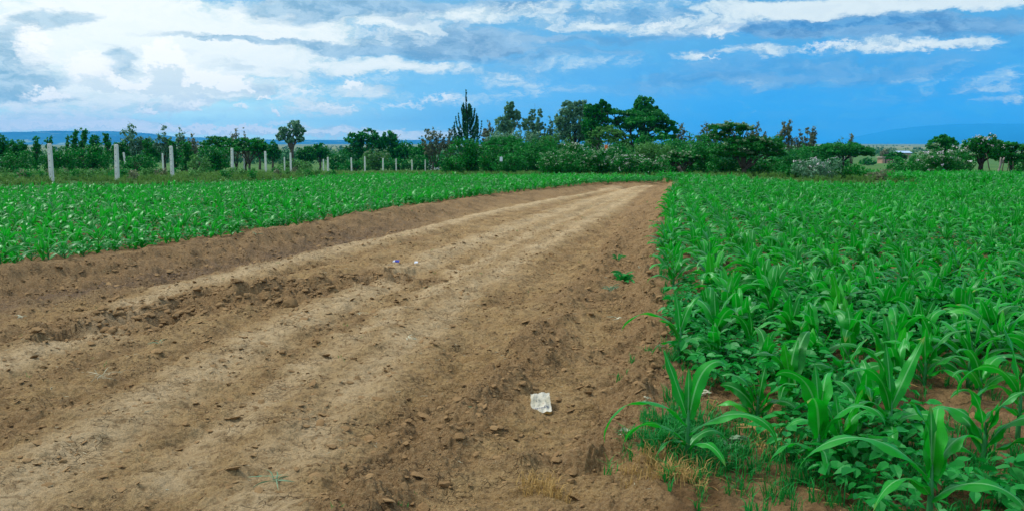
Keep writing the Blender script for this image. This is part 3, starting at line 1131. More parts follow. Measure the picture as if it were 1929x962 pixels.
# weeds under the nearest maize
ps = []
for (px, py, rad, n) in ((1290, 880, .13, 90), (1262, 850, .10, 40), (1330, 900, .14, 40), (1275, 700, .1, 30), (1540, 930, .25, 60), (1690, 880, .2, 40), (1900, 900, .3, 70), (1340, 840, .2, 26), (1430, 850, .3, 40), (1480, 900, .3, 40), (1610, 900, .3, 40), (1390, 700, .3, 40), (1860, 960, .3, 50), (1740, 830, .15, 14)):
    c = gnd(px, py)[:2]
    ps.append(c + rng.normal(0, rad, (n, 2)))
ps = np.concatenate(ps)
pr = scatter_pts(1500, .3, 5, 3.3, 10, lambda x, y: (x - xr(y) > -.02) & in_view(x, y))
ps = np.concatenate([ps, pr[np.hypot(pr[:, 0] - mound[0], pr[:, 1] - mound[1]) > .34]])
scatter('low_weeds', TV, ps, gz(ps[:, 0], ps[:, 1]) - .005, .45, 1.05, M['weed'], 'thin green grass weeds round the feet of the nearest maize')
# dry grass
DV = [tuft_variant(540 + i, 13, .085, .0022, 1.3) for i in range(5)]
ps = []
for (px, py, rad, n) in ((1240, 925, .09, 34), (1200, 905, .05, 10), (1290, 945, .06, 14), (1010, 915, .03, 10), (1045, 930, .03, 8), (1440, 870, .06, 10), (1480, 850, .05, 8), (1640, 930, .10, 14), (1330, 660, .08, 8), (1430, 780, .2, 10)):
    c = gnd(px, py)[:2]
    ps.append(c + rng.normal(0, rad, (n, 2)))
ps = np.concatenate(ps)
scatter('dry_grass', DV, ps, gz(ps[:, 0], ps[:, 1]) - .003, .5, 1.1, M['dead'], 'tan dead grass stems at the foot of the lone maize plant')
# seedlings on the bare soil
def on_bare(x, y):
    return (x - xl(y) > .15) & (xr(y) - x > .05) & (y < far_end(x)) & in_view(x, y)


ps = scatter_pts(1500, -10, 6, 3.5, 34, on_bare)
nn = fbm(ps[:, 0] * 1.2, ps[:, 1] * 1.2, 3, 330)
ps = ps[nn > .22]
scatter('weed_seedlings', [tuft_variant(560 + i, 5, .035, .0015, 1.2) for i in range(4)], ps, gz(ps[:, 0], ps[:, 1]), .5, 1.2, M['weed'], 'tiny green seedlings dotted over the bare soil')
# straw bits
def straw_variant(seed):
    r = np.random.default_rng(seed); b = Buf()
    L = r.uniform(.02, .06); pts = [np.array([0, 0, .004])]
    a = 0
    for i in range(3):
        a += r.normal(0, .5); pts.append(pts[-1] + np.array([math.cos(a), math.sin(a), r.normal(0, .15)]) * L / 3)
    tube(b, pts, [.0012, .0014, .0012, .0006], 4, (.9, r.uniform(0, 1), .3))
    return b.arrays()


ps = scatter_pts(3200, -10, 6, 3.3, 26, on_bare)
scatter('straw_litter', [straw_variant(580 + i) for i in range(8)], ps, gz(ps[:, 0], ps[:, 1]), .5, 1.3, M['husk'], 'short pale bits of straw strewn over the bare soil')

pl = scatter_pts(1300, .3, 6, 3.3, 8, lambda x, y: (x - xr(y) > .0) & in_view(x, y))
scatter('leaf_litter', [straw_variant(1580 + i) for i in range(8)], pl, gz(pl[:, 0], pl[:, 1]), 0.8, 2.2, M['dead'], 'tan dead straw and leaf shreds on the soil between the nearest maize plants')

# ------------------------------------------------------------------ clods
def lump(seed, sub, squash=.7):
    bm = bmesh.new()
    bmesh.ops.create_icosphere(bm, subdivisions=sub, radius=1.0)
    r = np.random.default_rng(seed)
    off = r.uniform(0, 50, 3)
    from mathutils import noise as mn
    for v in bm.verts:
        p = v.co.copy()
        d = mn.noise(p * 1.1 + Vector(off)) * .45 + mn.noise(p * 2.7 + Vector(off)) * .22
        if sub > 2: d += mn.noise(p * 6 + Vector(off)) * .10
        p = p * (1 + d)
        # flat cut faces make it look broken rather than rolled
        for k in range(6):
            nn_ = Vector(r.normal(0, 1, 3)) if False else Vector((math.sin(off[0] + k * 2.1), math.cos(off[1] + k * 1.7), math.sin(off[2] + k))).normalized()
            h = p.dot(nn_)
            if h > .62: p -= nn_ * (h - .62) * .9
        v.co = Vector((p.x, p.y, p.z * squash))
    V = np.array([v.co[:] for v in bm.verts]); T = np.array([[v.index for v in f.verts] for f in bm.faces])
    bm.free()
    return V, np.zeros((0, 4), int), T, np.tile((.5, .5, .5), (len(V), 1))


ps = scatter_pts(240000, -13, 6.5, 3.2, 22, lambda x, y: on_bare(x, y))
_, ms = ground_height(ps[:, 0], ps[:, 1])
rr_ = np.hypot(ps[:, 0], ps[:, 1])
ps = ps[(rng.random(len(ps)) < (ms['rough'] - .25 + 1.2 * ms['scar']) * 1.1 * np.clip(9 / rr_, .25, 1)) & ((fbm(ps[:, 0] * 4, ps[:, 1] * 4, 2, 340) > -.1))]
print('clods', len(ps))
zz = gz(ps[:, 0], ps[:, 1])
size = .0060 * np.exp(rng.normal(0, .68, len(ps)))
_, ms2 = ground_height(ps[:, 0], ps[:, 1])
size = np.clip(size * (1 + .9 * ms2['scar']), .003, .050)
sm = [lump(600 + i, 1, .65) for i in range(6)]; bg = [lump(620 + i, 2, .62) for i in range(6)]
b = Buf()
v_ = rng.integers(0, 6, len(ps))
for v in range(6):
    for big in (0, 1):
        k = np.where((v_ == v) & ((size > .009) == bool(big)))[0]
        if len(k):
            b.add(*replicate((bg if big else sm)[v], np.c_[ps[k], zz[k] + size[k] * .25], rng.uniform(0, 6.28, len(k)), size[k], rng.uniform(0, 1, len(k))))
o = link('soil_crumbs', b.mesh('soil_crumbs', [M['clod']], False)); tag(o, 'small crumbs of brown soil scattered over the ridges and ruts', kind='stuff')
ps = scatter_pts(60000, -13, 6.5, 3.2, 17, lambda x, y: on_bare(x, y))
rr_ = np.hypot(ps[:, 0], ps[:, 1])
ps = ps[(rng.random(len(ps)) < 1.0 * np.clip(9 / rr_, .3, 1)) & (fbm(ps[:, 0] * 2.2, ps[:, 1] * 2.2, 3, 345) > -.20)]
zz = gz(ps[:, 0], ps[:, 1])
size = np.clip(.0095 * np.exp(rng.normal(0, .58, len(ps))), .004, .040)
fk = []
for i in range(10):
    V, Q, T_, C = lump(660 + i, 2 if i > 5 else 1, .26)
    r = np.random.default_rng(i)
    V = V * np.array([r.uniform(.8, 1.5), r.uniform(.6, 1.0), 1]); V[:, 2] += V[:, 0] * r.normal(0, .25) + V[:, 1] * r.normal(.15, .35)
    fk.append((V, Q, T_, C))
v_ = rng.integers(0, 10, len(ps)); b = Buf()
for v in range(10):
    k = np.where(v_ == v)[0]
    b.add(*replicate(fk[v], np.c_[ps[k], zz[k] + size[k] * .10], rng.uniform(0, 6.28, len(k)), size[k], rng.uniform(.25, 1, len(k))))
o = link('soil_flakes', b.mesh('soil_flakes', [M['clod']], False)); tag(o, 'thin broken crust flakes lying all over the bare soil', kind='stuff')
print('flakes', len(ps))
# bigger clods, each a thing
BIGC = [
    (1222, 628, .055, 'rounded tan clod under the bowing maize leaf'),
    (548, 572, .115, 'pyramid-shaped clod of soil in front of the crumbled bank'),
    (549, 595, .045, 'flat clod at the foot of the pyramid-shaped clod'),
    (224, 566, .075, 'rounded clod lying on the left end of the crumbled bank'),
    (940, 690, .035, 'small clod in the rut left of the paper packet'),
    (1008, 735, .030, 'dark clod right behind the paper packet'),
    (985, 738, .035, 'pale clod touching the top corner of the paper packet'),
    (1052, 760, .028, 'clod lying right of the paper packet'),
    (905, 775, .040, 'flat slab of soil on the ridge left of the paper packet'),
    (938, 873, .030, 'pale round clod on the near end of the ridge'),
    (840, 905, .036, 'clod low on the near left flank of the ridge'),
    (800, 940, .045, 'clod at the lower edge of the photo below the ridge'),
    (520, 795, .030, 'pale crust flake alone on the smooth soil'),
    (118, 862, .028, 'dark flake on the smooth soil in the lower left'),
    (1040, 895, .026, 'dark crumbly clod in front of the dead grass stems'),
    (1085, 870, .026, 'dark crumbly clod in the small heap left of the lone maize plant'),
    (1795, 800, .060, 'smooth rounded lump on the bare mound among the maize'),
    (1835, 812, .045, 'smaller lump on the bare mound beside the rounded one'),
    (1765, 828, .040, 'cracked lump low on the bare mound'),
    (1485, 895, .04, 'round clod between the lone and the shiny maize plants'),
    (620, 545, .05, 'clod poking from the middle of the crumbled bank'),
    (660, 520, .06, 'clod at the right end of the crumbled bank'),
    (330, 590, .055, 'slumped clod under the left half of the crumbled bank'),
    (455, 490, .05, 'dark upturned clod beside the moist ditch'),
    (70, 640, .06, 'weathered clod near the left edge of the photo'),
    (800, 895, .026, 'bright little clod between two larger ones on the ridge'),
    (740, 940, .03, 'clod at the lower left foot of the ridge'),
    (395, 600, .05, 'clod slid down before the centre of the crumbled bank'),
]
for i, (px, py, s, lab) in enumerate(BIGC):
    p = gnd(px, py)
    V, _, T, C = lump(700 + i, 4, .62 if i != 1 else .95)
    C = C.copy(); C[:, 1] = rng.uniform(.2, .9)
    if i == 1: V = V * np.array([1.0, .8, 1]) * (1 - .45 * np.clip(V[:, 2:3], -.5, 1))
    me = np_mesh('soil_clod', V * s * .8, None, T, {'tone': C}, True, [M['clod']])
    o = link('soil_clod', me, None, (p[0], p[1], g1(p[0], p[1]) + s * .15), (0, 0, rng.uniform(0, 6)))
    tag(o, lab, 'clod', 'larger clods on the bare soil')

# ------------------------------------------------------------------ litter
def crumpled(name, pts, thick, seed, mats, amp=.006, res=14):
    """a crumpled sheet with thickness, outline from 4 corners"""
    r = np.random.default_rng(seed)
    a, b_, c, d = [np.array(p, float) for p in pts]
    V = []
    u = np.linspace(0, 1, res)
    U, W_ = np.meshgrid(u, u)
    X = (a[None, None] * ((1 - U) * (1 - W_))[..., None] + b_ * (U * (1 - W_))[..., None] + c * (U * W_)[..., None] + d * ((1 - U) * W_)[..., None])
    ed = 1 + .06 * fbm(U * 5, W_ * 5, 2, seed)
    X = X * ed[..., None]
    fac = np.abs(fbm(U * 2.2 + seed, W_ * 2.2, 3, seed + 3)) * amp * 2.4
    X[..., 2] += fac
    n = res * res
    top = X.reshape(-1, 3); bot = top.copy(); bot[:, 2] -= thick * (1.0)
    idx = np.arange(n).reshape(res, res)
    q = np.stack([idx[:-1, :-1], idx[:-1, 1:], idx[1:, 1:], idx[1:, :-1]], -1).reshape(-1, 4)
    ring = list(idx[0, :]) + list(idx[1:, -1]) + list(idx[-1, :-1][::-1]) + list(idx[1:-1, 0][::-1])
    sd = [(ring[i], ring[(i + 1) % len(ring)], ring[(i + 1) % len(ring)] + n, ring[i] + n) for i in range(len(ring))]
    Q = np.concatenate([q, q[:, ::-1] + n, np.array(sd)[:, ::-1]])
    mi = np.concatenate([np.zeros(len(q)), np.zeros(len(q)), np.ones(len(sd)) * (len(mats) > 1)]).astype(int)
    return np_mesh(name, np.concatenate([top, bot]), Q, None, None, False, mats, mi), X


p = gnd(1017, 770)
t = thing('paper_packet', 'crumpled white paper packet with small blue print, lying on the bare soil', 'packet', (p[0], p[1], g1(p[0], p[1]) + .012), 0)
t.rotation_euler = (math.radians(14), 0, math.radians(5)); t.scale = (1.28, 1.28, 1.28)
me, X = crumpled('wrapper', [(-.050, -.080, .012), (.048, -.068, .016), (.053, .080, .030), (-.038, .074, .028)], .014, 5, [M['paper'], M['paper_edge']], .0045, 16)
link('wrapper', me, t)


def text_obj(txt, size, loc, rot, mat, parent, name='print', align='CENTER'):
    cu = bpy.data.curves.new(name, 'FONT')
    cu.body = txt; cu.size = size; cu.align_x = align; cu.extrude = .0004
    ob = bpy.data.objects.new(name, cu); COL.objects.link(ob)
    dg = bpy.context.evaluated_depsgraph_get()
    me = bpy.data.meshes.new_from_object(ob.evaluated_get(dg))
    bpy.data.objects.remove(ob)
    me.materials.clear(); me.materials.append(mat)
    o = link(name, me, parent, loc, rot)
    return o


def drape(o, X, lift=.0015):
    """lay the letters on the crumpled sheet"""
    me = o.data
    mw = Matrix.LocRotScale(o.location, o.rotation_euler, None)
    F = X.reshape(-1, 3)
    for v in me.vertices:
        w = mw @ v.co
        d = (F[:, 0] - w.x) ** 2 + (F[:, 1] - w.y) ** 2
        k = np.argsort(d)[:4]
        wt = 1 / (d[k] + 1e-7)
        z = float((F[k, 2] * wt).sum() / wt.sum())
        v.co = mw.inverted() @ Vector((w.x, w.y, z + lift + (v.co.z)))
    me.update()


o = text_obj('CRAID-CTR', .013, (.004, -.046, .02), (0, 0, math.radians(4)), M['ink'], t, 'print_line'); drape(o, X)
o = text_obj('~ ~', .016, (-.008, .012, .02), (0, 0, math.radians(8)), M['ink'], t, 'logo_mark'); drape(o, X)
o = text_obj('--', .014, (.014, -.012, .02), (0, 0, math.radians(12)), M['ink_red'], t, 'red_mark'); drape(o, X)

p = gnd(747, 498)
t = thing('candy_wrapper', 'shiny blue and silver sweet wrapper on the light soil', 'wrapper', (p[0], p[1], g1(p[0], p[1]) + .034), 0)
me, _ = crumpled('foil', [(-.018, -.035, .010), (.036, -.035, .012), (.038, .03, .024), (-.016, .03, .02)], .010, 8, [M['foil_blue']], .008, 9); link('foil', me, t)
me, _ = crumpled('torn_end', [(-.048, -.03, .008), (-.017, -.03, .012), (-.015, .02, .02), (-.044, .02, .015)], .008, 9, [M['foil_white']], .008, 7); link('torn_end', me, t)
p = gnd(784, 501)
me, _ = crumpled('paper_scrap', [(-.022, -.025, .006), (.026, -.03, .010), (.022, .03, .022), (-.02, .03, .02)], .007, 10, [M['foil_white']], .008, 8)
tag(link('paper_scrap', me, None, (p[0], p[1], g1(p[0], p[1]) + .01)), 'tiny white paper scrap right of the blue wrapper', 'paper scrap')


def bent_leaves(seed, n, L, W, mat, name, px, py, label, cat, up=.25, flat=True):
    r = np.random.default_rng(seed)
    b = Buf()
    for i in range(n):
        a = r.uniform(0, 2 * PI)
        leaf_strip(b, (r.normal(0, L * .12), r.normal(0, L * .12), .008 + r.uniform(0, .02)), a, L * r.uniform(.6, 1.2), W * r.uniform(.7, 1.2), r.uniform(5, 55 * up * 2), r.uniform(-45, -5), 1., 9, 1,
                   r.normal(0, 25), r.normal(0, 90), .4, r.uniform(0, 1), r.normal(0, .9), r.uniform(0, 6))
    p = gnd(px, py)
    o = link(name, b.mesh(name, [mat], True), None, (p[0], p[1], g1(p[0], p[1])))
    tag(o, label, cat)
    return o


bent_leaves(1, 5, .10, .010, M['husk'], 'dry_husk', 1160, 608, 'bleached dry leaf scrap left of the rounded tan clod', 'dry leaf')
bent_leaves(2, 4, .08, .012, M['husk'], 'dry_husk', 1188, 848, 'pale husk stub left of the lone maize plant', 'dry leaf')
bent_leaves(3, 3, .06, .010, M['husk'], 'dry_husk', 1222, 797, 'short cream stub between track and the lone maize plant', 'dry leaf')
bent_leaves(4, 6, .09, .014, M['husk'], 'dry_husk', 1318, 778, 'twisted cream husk right of the lone maize plant', 'dry leaf', .6)
bent_leaves(5, 14, .16, .0025, M['husk'], 'straw_clump', 190, 705, 'wiry bunch of pale straw on the soil in the lower left', 'straw', .5)
bent_leaves(6, 10, .10, .004, M['wilted'], 'wilted_grass', 516, 905, 'wilted looping grass stem on the soil low in the middle', 'grass stem', .2)
bent_leaves(7, 26, .20, .022, M['weed'], 'uprooted_weed', 1175, 534, 'uprooted dark green weed lying on the soil near the crop edge', 'weed', .8)
bent_leaves(8, 9, .13, .014, M['weed'], 'uprooted_weed', 1166, 503, 'small bright green weed behind the dark uprooted one', 'weed', 1.)
bent_leaves(9, 14, .13, .008, M['wilted'], 'uprooted_weed', 1150, 555, 'feathery grey-green weed in front of the dark uprooted one', 'weed', .8)
bent_leaves(10, 3, .07, .006, M['husk'], 'dry_husk', 1203, 527, 'white curled stalk at the end of the uprooted weed', 'dry leaf', .8)
bent_leaves(11, 5, .10, .005, M['husk'], 'dry_husk', 770, 640, 'thin straw shreds on the smooth middle of the track', 'dry leaf', .3)
bent_leaves(12, 6, .09, .004, M['wilted'], 'wilted_grass', 300, 648, 'wilted stem below the left end of the crumbled bank', 'grass stem', .4)
bent_leaves(13, 5, .09, .004, M['husk'], 'dry_husk', 680, 588, 'straw shred right of the pyramid-shaped clod', 'dry leaf', .3)
bent_leaves(14, 5, .12, .006, M['wilted'], 'wilted_grass', 800, 533, 'flattened green stem in front of the blue wrapper', 'grass stem', .3)
bent_leaves(15, 9, .16, .016, M['wilted'], 'wilted_leaf', 1372, 858, 'grey wilted maize leaf collapsed right of the lone maize plant', 'dry leaf', .6)
bent_leaves(16, 9, .16, .012, M['dead'], 'dry_husk', 1430, 850, 'tan dead leaf heap between the lone and the shiny maize plants', 'dry leaf', .3)
bent_leaves(17, 7, .12, .005, M['wilted'], 'wilted_grass', 483, 457, 'torn green stem on the earth bank below the left-hand maize', 'grass stem', .6)
bent_leaves(18, 4, .08, .008, M['husk'], 'dry_husk', 42, 601, 'white dry shred at the left edge below the moist ditch', 'dry leaf', .6)
bent_leaves(19, 5, .07, .005, M['wilted'], 'wilted_grass', 893, 790, 'green stem scrap on the ridge left of the paper packet', 'grass stem', .4)
bent_leaves(20, 10, .10, .008, M['weed'], 'uprooted_weed', 1218, 384, 'lone green weed far up the track near the crop edge', 'weed', 1.)

# ------------------------------------------------------------------ fence posts
def post_mesh(h, w):
    bm = bmesh.new()
    bmesh.ops.create_cube(bm, size=1)
    for v in bm.verts:
        k = 1.0 if v.co.z < 0 else .86
        v.co = Vector((v.co.x * w * k, v.co.y * w * k, (v.co.z + .5) * (h + .25) - .25))
    bmesh.ops.bevel(bm, geom=[e for e in bm.edges], offset=w * .14, segments=2, affect='EDGES')
    me = bpy.data.meshes.new('shaft'); bm.to_mesh(me); bm.free()
    me.materials.append(M['concrete'])
    return me


def hole_mesh():
    bm = bmesh.new()
    bmesh.ops.create_cone(bm, cap_ends=True, segments=8, radius1=.016, radius2=.016, depth=.01, matrix=Matrix.Rotation(PI / 2, 4, 'X'))
    me = bpy.data.meshes.new('wire_hole'); bm.to_mesh(me); bm.free(); me.materials.append(M['hole'])
    return me


HOLE = hole_mesh()
POSTS = [(93, 270.5, 37, 0, .20), (217, 272, 37.5, 1.5, .19), (322, 275, 43, 0, .18), (436, 279, 52, 1, .17), (499.5, 285, 66, 0, .17), (547, 288, 74, 0, .17), (617, 296, 84, 1, .19), (662, 297, 92, -1, .17),
         (687, 295, 96, 0, .19), (721, 298, 102, 1, .19), (746, 299, 112, 0, .17), (776, 301, 120, 0, .17), (801, 301, 124, 0, .20), (821, 301, 130, 0, .20),
         (237, 287, 76, -6, .18), (175, 296, 84, 0, .17), (306, 289, 80, 0, .17), (535.5, 296, 105, 0, .18), (609, 300, 118, 0, .18), (459, 291, 92, 0, .14)]
ORD = ['tallest-looking pale concrete fence post, first in the row behind the left-hand maize', 'leaning concrete fence post, second in the row behind the left-hand maize', 'concrete fence post third in the row, behind the left-hand maize',
       'concrete fence post fourth in the row, before the dark bush clump', 'fifth concrete post of the row, slim, before the vine-hung thicket', 'concrete post just right of the slim fifth one, under the tall open-crowned tree',
       'seventh concrete post of the row, by the shrub right of the tall open-crowned tree', 'eighth concrete post of the row, left of the pale green shrub', 'concrete post at the left rim of the pale green shrub', 'concrete post at the right rim of the pale green shrub',
       'thin concrete post set back right of the pale green shrub', 'thin concrete post midway between pale green shrub and round bush', 'second-last concrete post of the row before the round bush', 'last concrete post of the row, next to the round bush',
       'tilted concrete post set far back right of the second front post', 'short concrete post half hidden in weeds between the first two front posts', 'far concrete post just left of the third front post', 'faint far post left of the tall open-crowned tree trunk',
       'faint far post left of the seventh front post', 'faint thin post right of the fourth front post']
for (px, top, Y, tilt, w), lab in zip(POSTS, ORD):
    p = at(px, top, Y)
    zb = float(base_z(np.array([p[0]]), np.array([p[1]]))[0])
    h = max(1.1, p[2] - zb)
    t = thing('fence_post', lab, 'fence post', (p[0], p[1], zb), 0, 'concrete fence posts behind the left-hand field')
    t.rotation_euler = (0, math.radians(tilt), rng.normal(0, .1))
    link('shaft', post_mesh(h, w * .88), t)
    if Y < 60:
        for k in range(6):
            zz_ = h * (.08 + .165 * k)
            kk = 1 - .14 * (zz_ + .25) / (h + .25)
            link('wire_hole', HOLE, t, (-.01, -w * .44 * kk - .001, zz_))

# ------------------------------------------------------------------ trees
def rand_leaves(C, R, n, size, r, up=.35, flat=1.0):
    """n diamond leaves round cluster centres C (k,3), radii R (k,)"""
    k = r.integers(0, len(C), n)
    d = r.normal(0, 1, (n, 3)); d /= np.linalg.norm(d, axis=1)[:, None]
    rad = r.random(n) ** .45
    off = d * rad[:, None] * R[k][:, None]
    off[:, 2] *= flat
    P = C[k] + off
    nrm = r.normal(0, 1, (n, 3)) + d * .6; nrm[:, 2] += up * 2
    nrm /= np.linalg.norm(nrm, axis=1)[:, None]
    t = r.normal(0, 1, (n, 3)); t -= nrm * (t * nrm).sum(1)[:, None]; t /= np.linalg.norm(t, axis=1)[:, None]
    s = np.cross(nrm, t)
    L = size * r.uniform(.7, 1.35, n)[:, None]
    Wd = L * r.uniform(.28, .42, n)[:, None]
    V = np.stack([P - t * L * .5, P + s * Wd - t * L * .05, P + t * L * .5, P - s * Wd - t * L * .05], 1).reshape(-1, 3)
    Q = np.arange(n * 4).reshape(n, 4)
    ct = r.uniform(0, 1, len(C))
    tone = np.clip(ct[k] * .65 + r.uniform(0, .35, n), 0, 1)
    Cc = np.stack([np.full(n, .9), tone, np.full(n, .3)], 1).repeat(4, 0)
    return V, Q, Cc


def limb(buf, a, b, r0, r1, r, wob=.1, n=5, sides=5):
    a, b = np.array(a, float), np.array(b, float)
    L = np.linalg.norm(b - a)
    pts = [a + (b - a) * (i / n) + (r.normal(0, wob * L * .35, 3) * np.array([1, 1, .4]) if 0 < i < n else 0) + np.array([0, 0, L * .10 * math.sin(PI * i / n)]) for i in range(n + 1)]
    tube(buf, pts, [r0 + (r1 - r0) * (i / n) ** .8 for i in range(n + 1)], sides, (0, .5, 0))
    return pts


def tree(name, label, cat, px, top, wpx, Y, kind, leaf='leaf_dark', bark='bark', bottom=None, dens=1.0, group=None, seed=0, blossom=0., lobes=None, trunk_h=None, lean=0., trunk_w=1., pale_tops=0.):
    """px, top, wpx, bottom are picture measures used to size the real tree at distance Y"""
    r = np.random.default_rng(seed + int(px) * 13 + int(Y))
    if px > 470 and px < 850 and 60 < Y < 100: Y += 46
    P = at(px, top, Y)
    x, y = P[0], P[1]
    zb = float(base_z(np.array([x]), np.array([y]))[0])
    H = P[2] - zb
    W = wpx / FPX * Y
    if kind in ('tree', 'acacia') and px > 850: W *= 1.12
    m = Y / FPX             # metres per photo pixel
    t = thing(name, label, cat, (x, y, zb), 0, group)
    wood, cr = Buf(), []
    pxm = Y / 886.0         # metres per render pixel
    size = max(.075, 1.9 * pxm) if kind not in ('sparse', 'conifer') else max(.07, 1.7 * pxm)
    C, R = [], []

    def fill(lob, frac_surface=.7, cr_r=.16, per=22):
        cx, cy, cz, rx, ry, rz = lob
        nclu = max(8, int(per * 1.7))
        for _ in range(nclu):
            d = r.normal(0, 1, 3); d /= np.linalg.norm(d)
            q = (r.uniform(.72, 1.0) if r.random() < frac_surface else r.random() ** .5 * .8)
            C.append((cx + d[0] * rx * q, cy + d[1] * ry * q, cz + d[2] * rz * q)); R.append(cr_r * (rx + rz) * r.uniform(.6, 1.35))

    flat = 1.0
    if kind == 'bush':
        bz = 0
        n = int(np.clip(W / 1.4, 2, 7))
        for i in range(n):
            f = (i + .5) / n - .5
            hh = H * (1 - .9 * f * f) * r.uniform(.82, 1.04)
            if i == n // 2: hh = H * .98
            fill((f * W * .8, r.normal(0, W * .08), hh * .52, W / n * .85, W * .32, hh * .46), .75, .14, 26)
        fill((0, 0, H * .30, W * .46, W * .30, H * .30), .6, .16, 26)
        for i in range(5):
            limb(wood, (r.normal(0, W * .04), 0, -.1), (r.normal(0, W * .22), r.normal(0, W * .1), H * .6), .05 * H ** .5, .015, r, .12, 4, 4)
    elif kind == 'tree':
        zb0 = H * (.34 if trunk_h is None else trunk_h)
        lobs = lobes or [(0, 0, .80, .34, .20), (-.24, .05, .62, .28, .2), (.25, -.05, .60, .27, .2), (.02, .1, .52, .36, .2), (-.1, -.1, .70, .3, .2)]
        for (lx, ly, lz, rx, rz) in lobs:
            cz = lz * H; c = (lx * W, ly * W, cz)
            fill((*c, rx * W, max(rx * W * .8, .3), rz * H), .75, .13, 24)
            limb(wood, (lean * zb0 * .5, 0, zb0 * .85), (c[0] * .9, c[1] * .9, cz), .035 * H ** .8 * trunk_w, .02, r, .12, 4, 5)
        limb(wood, (0, 0, -.2), (lean * zb0 * .5, 0, zb0), .042 * H ** .8 * trunk_w * 1.5, .036 * H ** .8 * trunk_w, r, .05, 5, 8)
    elif kind == 'acacia':
        zb0 = H * (.40 if trunk_h is None else trunk_h)
        lobs = lobes or [(0, 0, .92, .34, .06), (-.28, .1, .82, .26, .05), (.28, -.1, .80, .26, .05), (-.12, -.15, .70, .30, .05), (.16, .15, .68, .28, .05), (.36, 0, .66, .16, .04), (-.36, 0, .68, .16, .04)]
        for (lx, ly, lz, rx, rz) in lobs:
            c = (lx * W, ly * W, lz * H)
            k = 26
            for _ in range(k):
                a = r.uniform(0, 2 * PI); q = r.random() ** .5
                C.append((c[0] + math.cos(a) * q * rx * W, c[1] + math.sin(a) * q * rx * W * .8, c[2] - q * q * rz * H + r.normal(0, rz * H * .5))); R.append(rx * W * .26 * r.uniform(.7, 1.3))
            limb(wood, (lean * zb0, 0, zb0 * .8), (c[0], c[1], c[2] - .03 * H), .03 * H ** .8 * trunk_w, .02, r, .10, 5, 5)
            for _ in range(3):
                e = C[-r.integers(1, k)]
                limb(wood, (c[0] * .6, c[1] * .6, (zb0 + c[2]) * .5), e, .035, .012, r, .08, 3, 4)
        limb(wood, (0, 0, -.2), (lean * zb0, 0, zb0), .042 * H ** .8 * trunk_w * 1.4, .034 * H ** .8 * trunk_w, r, .05, 5, 8)
        flat = .35
    elif kind == 'sparse':
        zb0 = H * (.22 if trunk_h is None else trunk_h)
        nb = int(np.clip(W / .22, 8, 34))
        for i in range(nb):
            f = (i + r.uniform(.1, .9)) / nb - .5
            e = np.array([f * W * .95, r.normal(0, W * .18), H * (1 - .9 * f * f) * r.uniform(.70, 1.0)])
            if i == nb // 2: e[2] = H
            st = np.array([lean + f * W * .3, 0, zb0 * r.uniform(.5, 1)])
            limb(wood, st, e, .022 + .003 * H, .009, r, .05, 4, 4)
            for q in range(15):
                s_ = r.uniform(.30, 1.03)
                p_ = st + (e - st) * s_ + np.array([0, 0, np.linalg.norm(e - st) * .10 * math.sin(PI * min(1, s_))])
                C.append(tuple(p_ + r.normal(0, .05 + .03 * W, 3))); R.append(r.uniform(.08, .26))
                if q % 4 == 0:
                    limb(wood, p_, p_ + np.array([r.normal(0, .35), r.normal(0, .3), r.uniform(.1, .5)]), .014, .006, r, .05, 2, 3)
        limb(wood, (0, 0, -.2), (lean, 0, zb0), .03 * H ** .8 * 1.3 * trunk_w, .02 * H ** .8 * trunk_w, r, .05, 4, 6)
    elif kind == 'column':
        zb0 = H * .5
        n = 9
        for i in range(n):
            f = i / (n - 1)
            fill((W * .16 * math.sin(f * 5 + seed + px), r.normal(0, W * .1), H * (.22 + .70 * f), W * r.uniform(.26, .46), W * .35, H * .10), .6, .20, 8)
        limb(wood, (0, 0, -.2), (0, 0, H * .9), .10, .04, r, .03, 6, 6)
        for _ in range(4):
            limb(wood, (0, 0, H * r.uniform(.4, .7)), (r.normal(0, W * .4), 0, H * r.uniform(.7, .98)), .05, .015, r, .06, 3, 4)
    elif kind == 'conifer':
        # a central leader and arms that sweep out and turn up
        limb(wood, (0, 0, -.2), (-.06 * W, 0, H * .98), .16, .03, r, .015, 7, 7)
        br = []
        for i in range(58):
            g = i / 58
            z0 = H * (.10 + .62 * g)
            a = (0 if i % 2 else PI) + r.normal(0, .55)
            if i % 5 == 4: a = r.uniform(0, 2 * PI)
            ex = W * .64 * (1 - .80 * g) * r.uniform(.40, 1.08)
            up = H * (.10 + .07 * r.random() + .20 * ex / (W * .5)) * (1 - .35 * g)
            br.append((z0, a, ex, up))
        for z0, a, ex, up in br:
            pts = []
            for q in np.linspace(0, 1, 8):
                rr = ex * math.sin(q * PI / 2) ** .8
                pts.append(np.array([math.cos(a) * rr, math.sin(a) * rr, z0 + up * q ** 1.6]))
            tube(wood, pts, list(np.linspace(.05, .012, 8)), 4, (0, .5, 0))
            for q in np.linspace(.12, 1, 15):
                i0 = min(int(q * 7), 6); f = q * 7 - i0
                p_ = pts[i0] * (1 - f) + pts[i0 + 1] * f
                C.append(tuple(p_)); R.append((.32 - .28 * q) * W * .13 + .035)
        for q in np.linspace(.12, .97, 40):
            C.append((-.06 * W * q, 0, H * q)); R.append(W * .075 * (1 - q) ** .8 + .05)
        flat = 1.6
    C, R = np.array(C), np.array(R)
    if kind in ('tree', 'bush', 'column'): R = R * 1.12
    area = (W / pxm) * (H / pxm)
    kf = dict(bush=3.6, tree=3.4, acacia=2.3, sparse=1.9, column=3.4, conifer=3.4)[kind]
    n = int(np.clip(area * kf * dens, 500, 34000))
    V, Q, Cc = rand_leaves(C, R, n, size, r, .35, flat)
    keep = V.reshape(-1, 4, 3)[:, :, 2].min(1) > .02
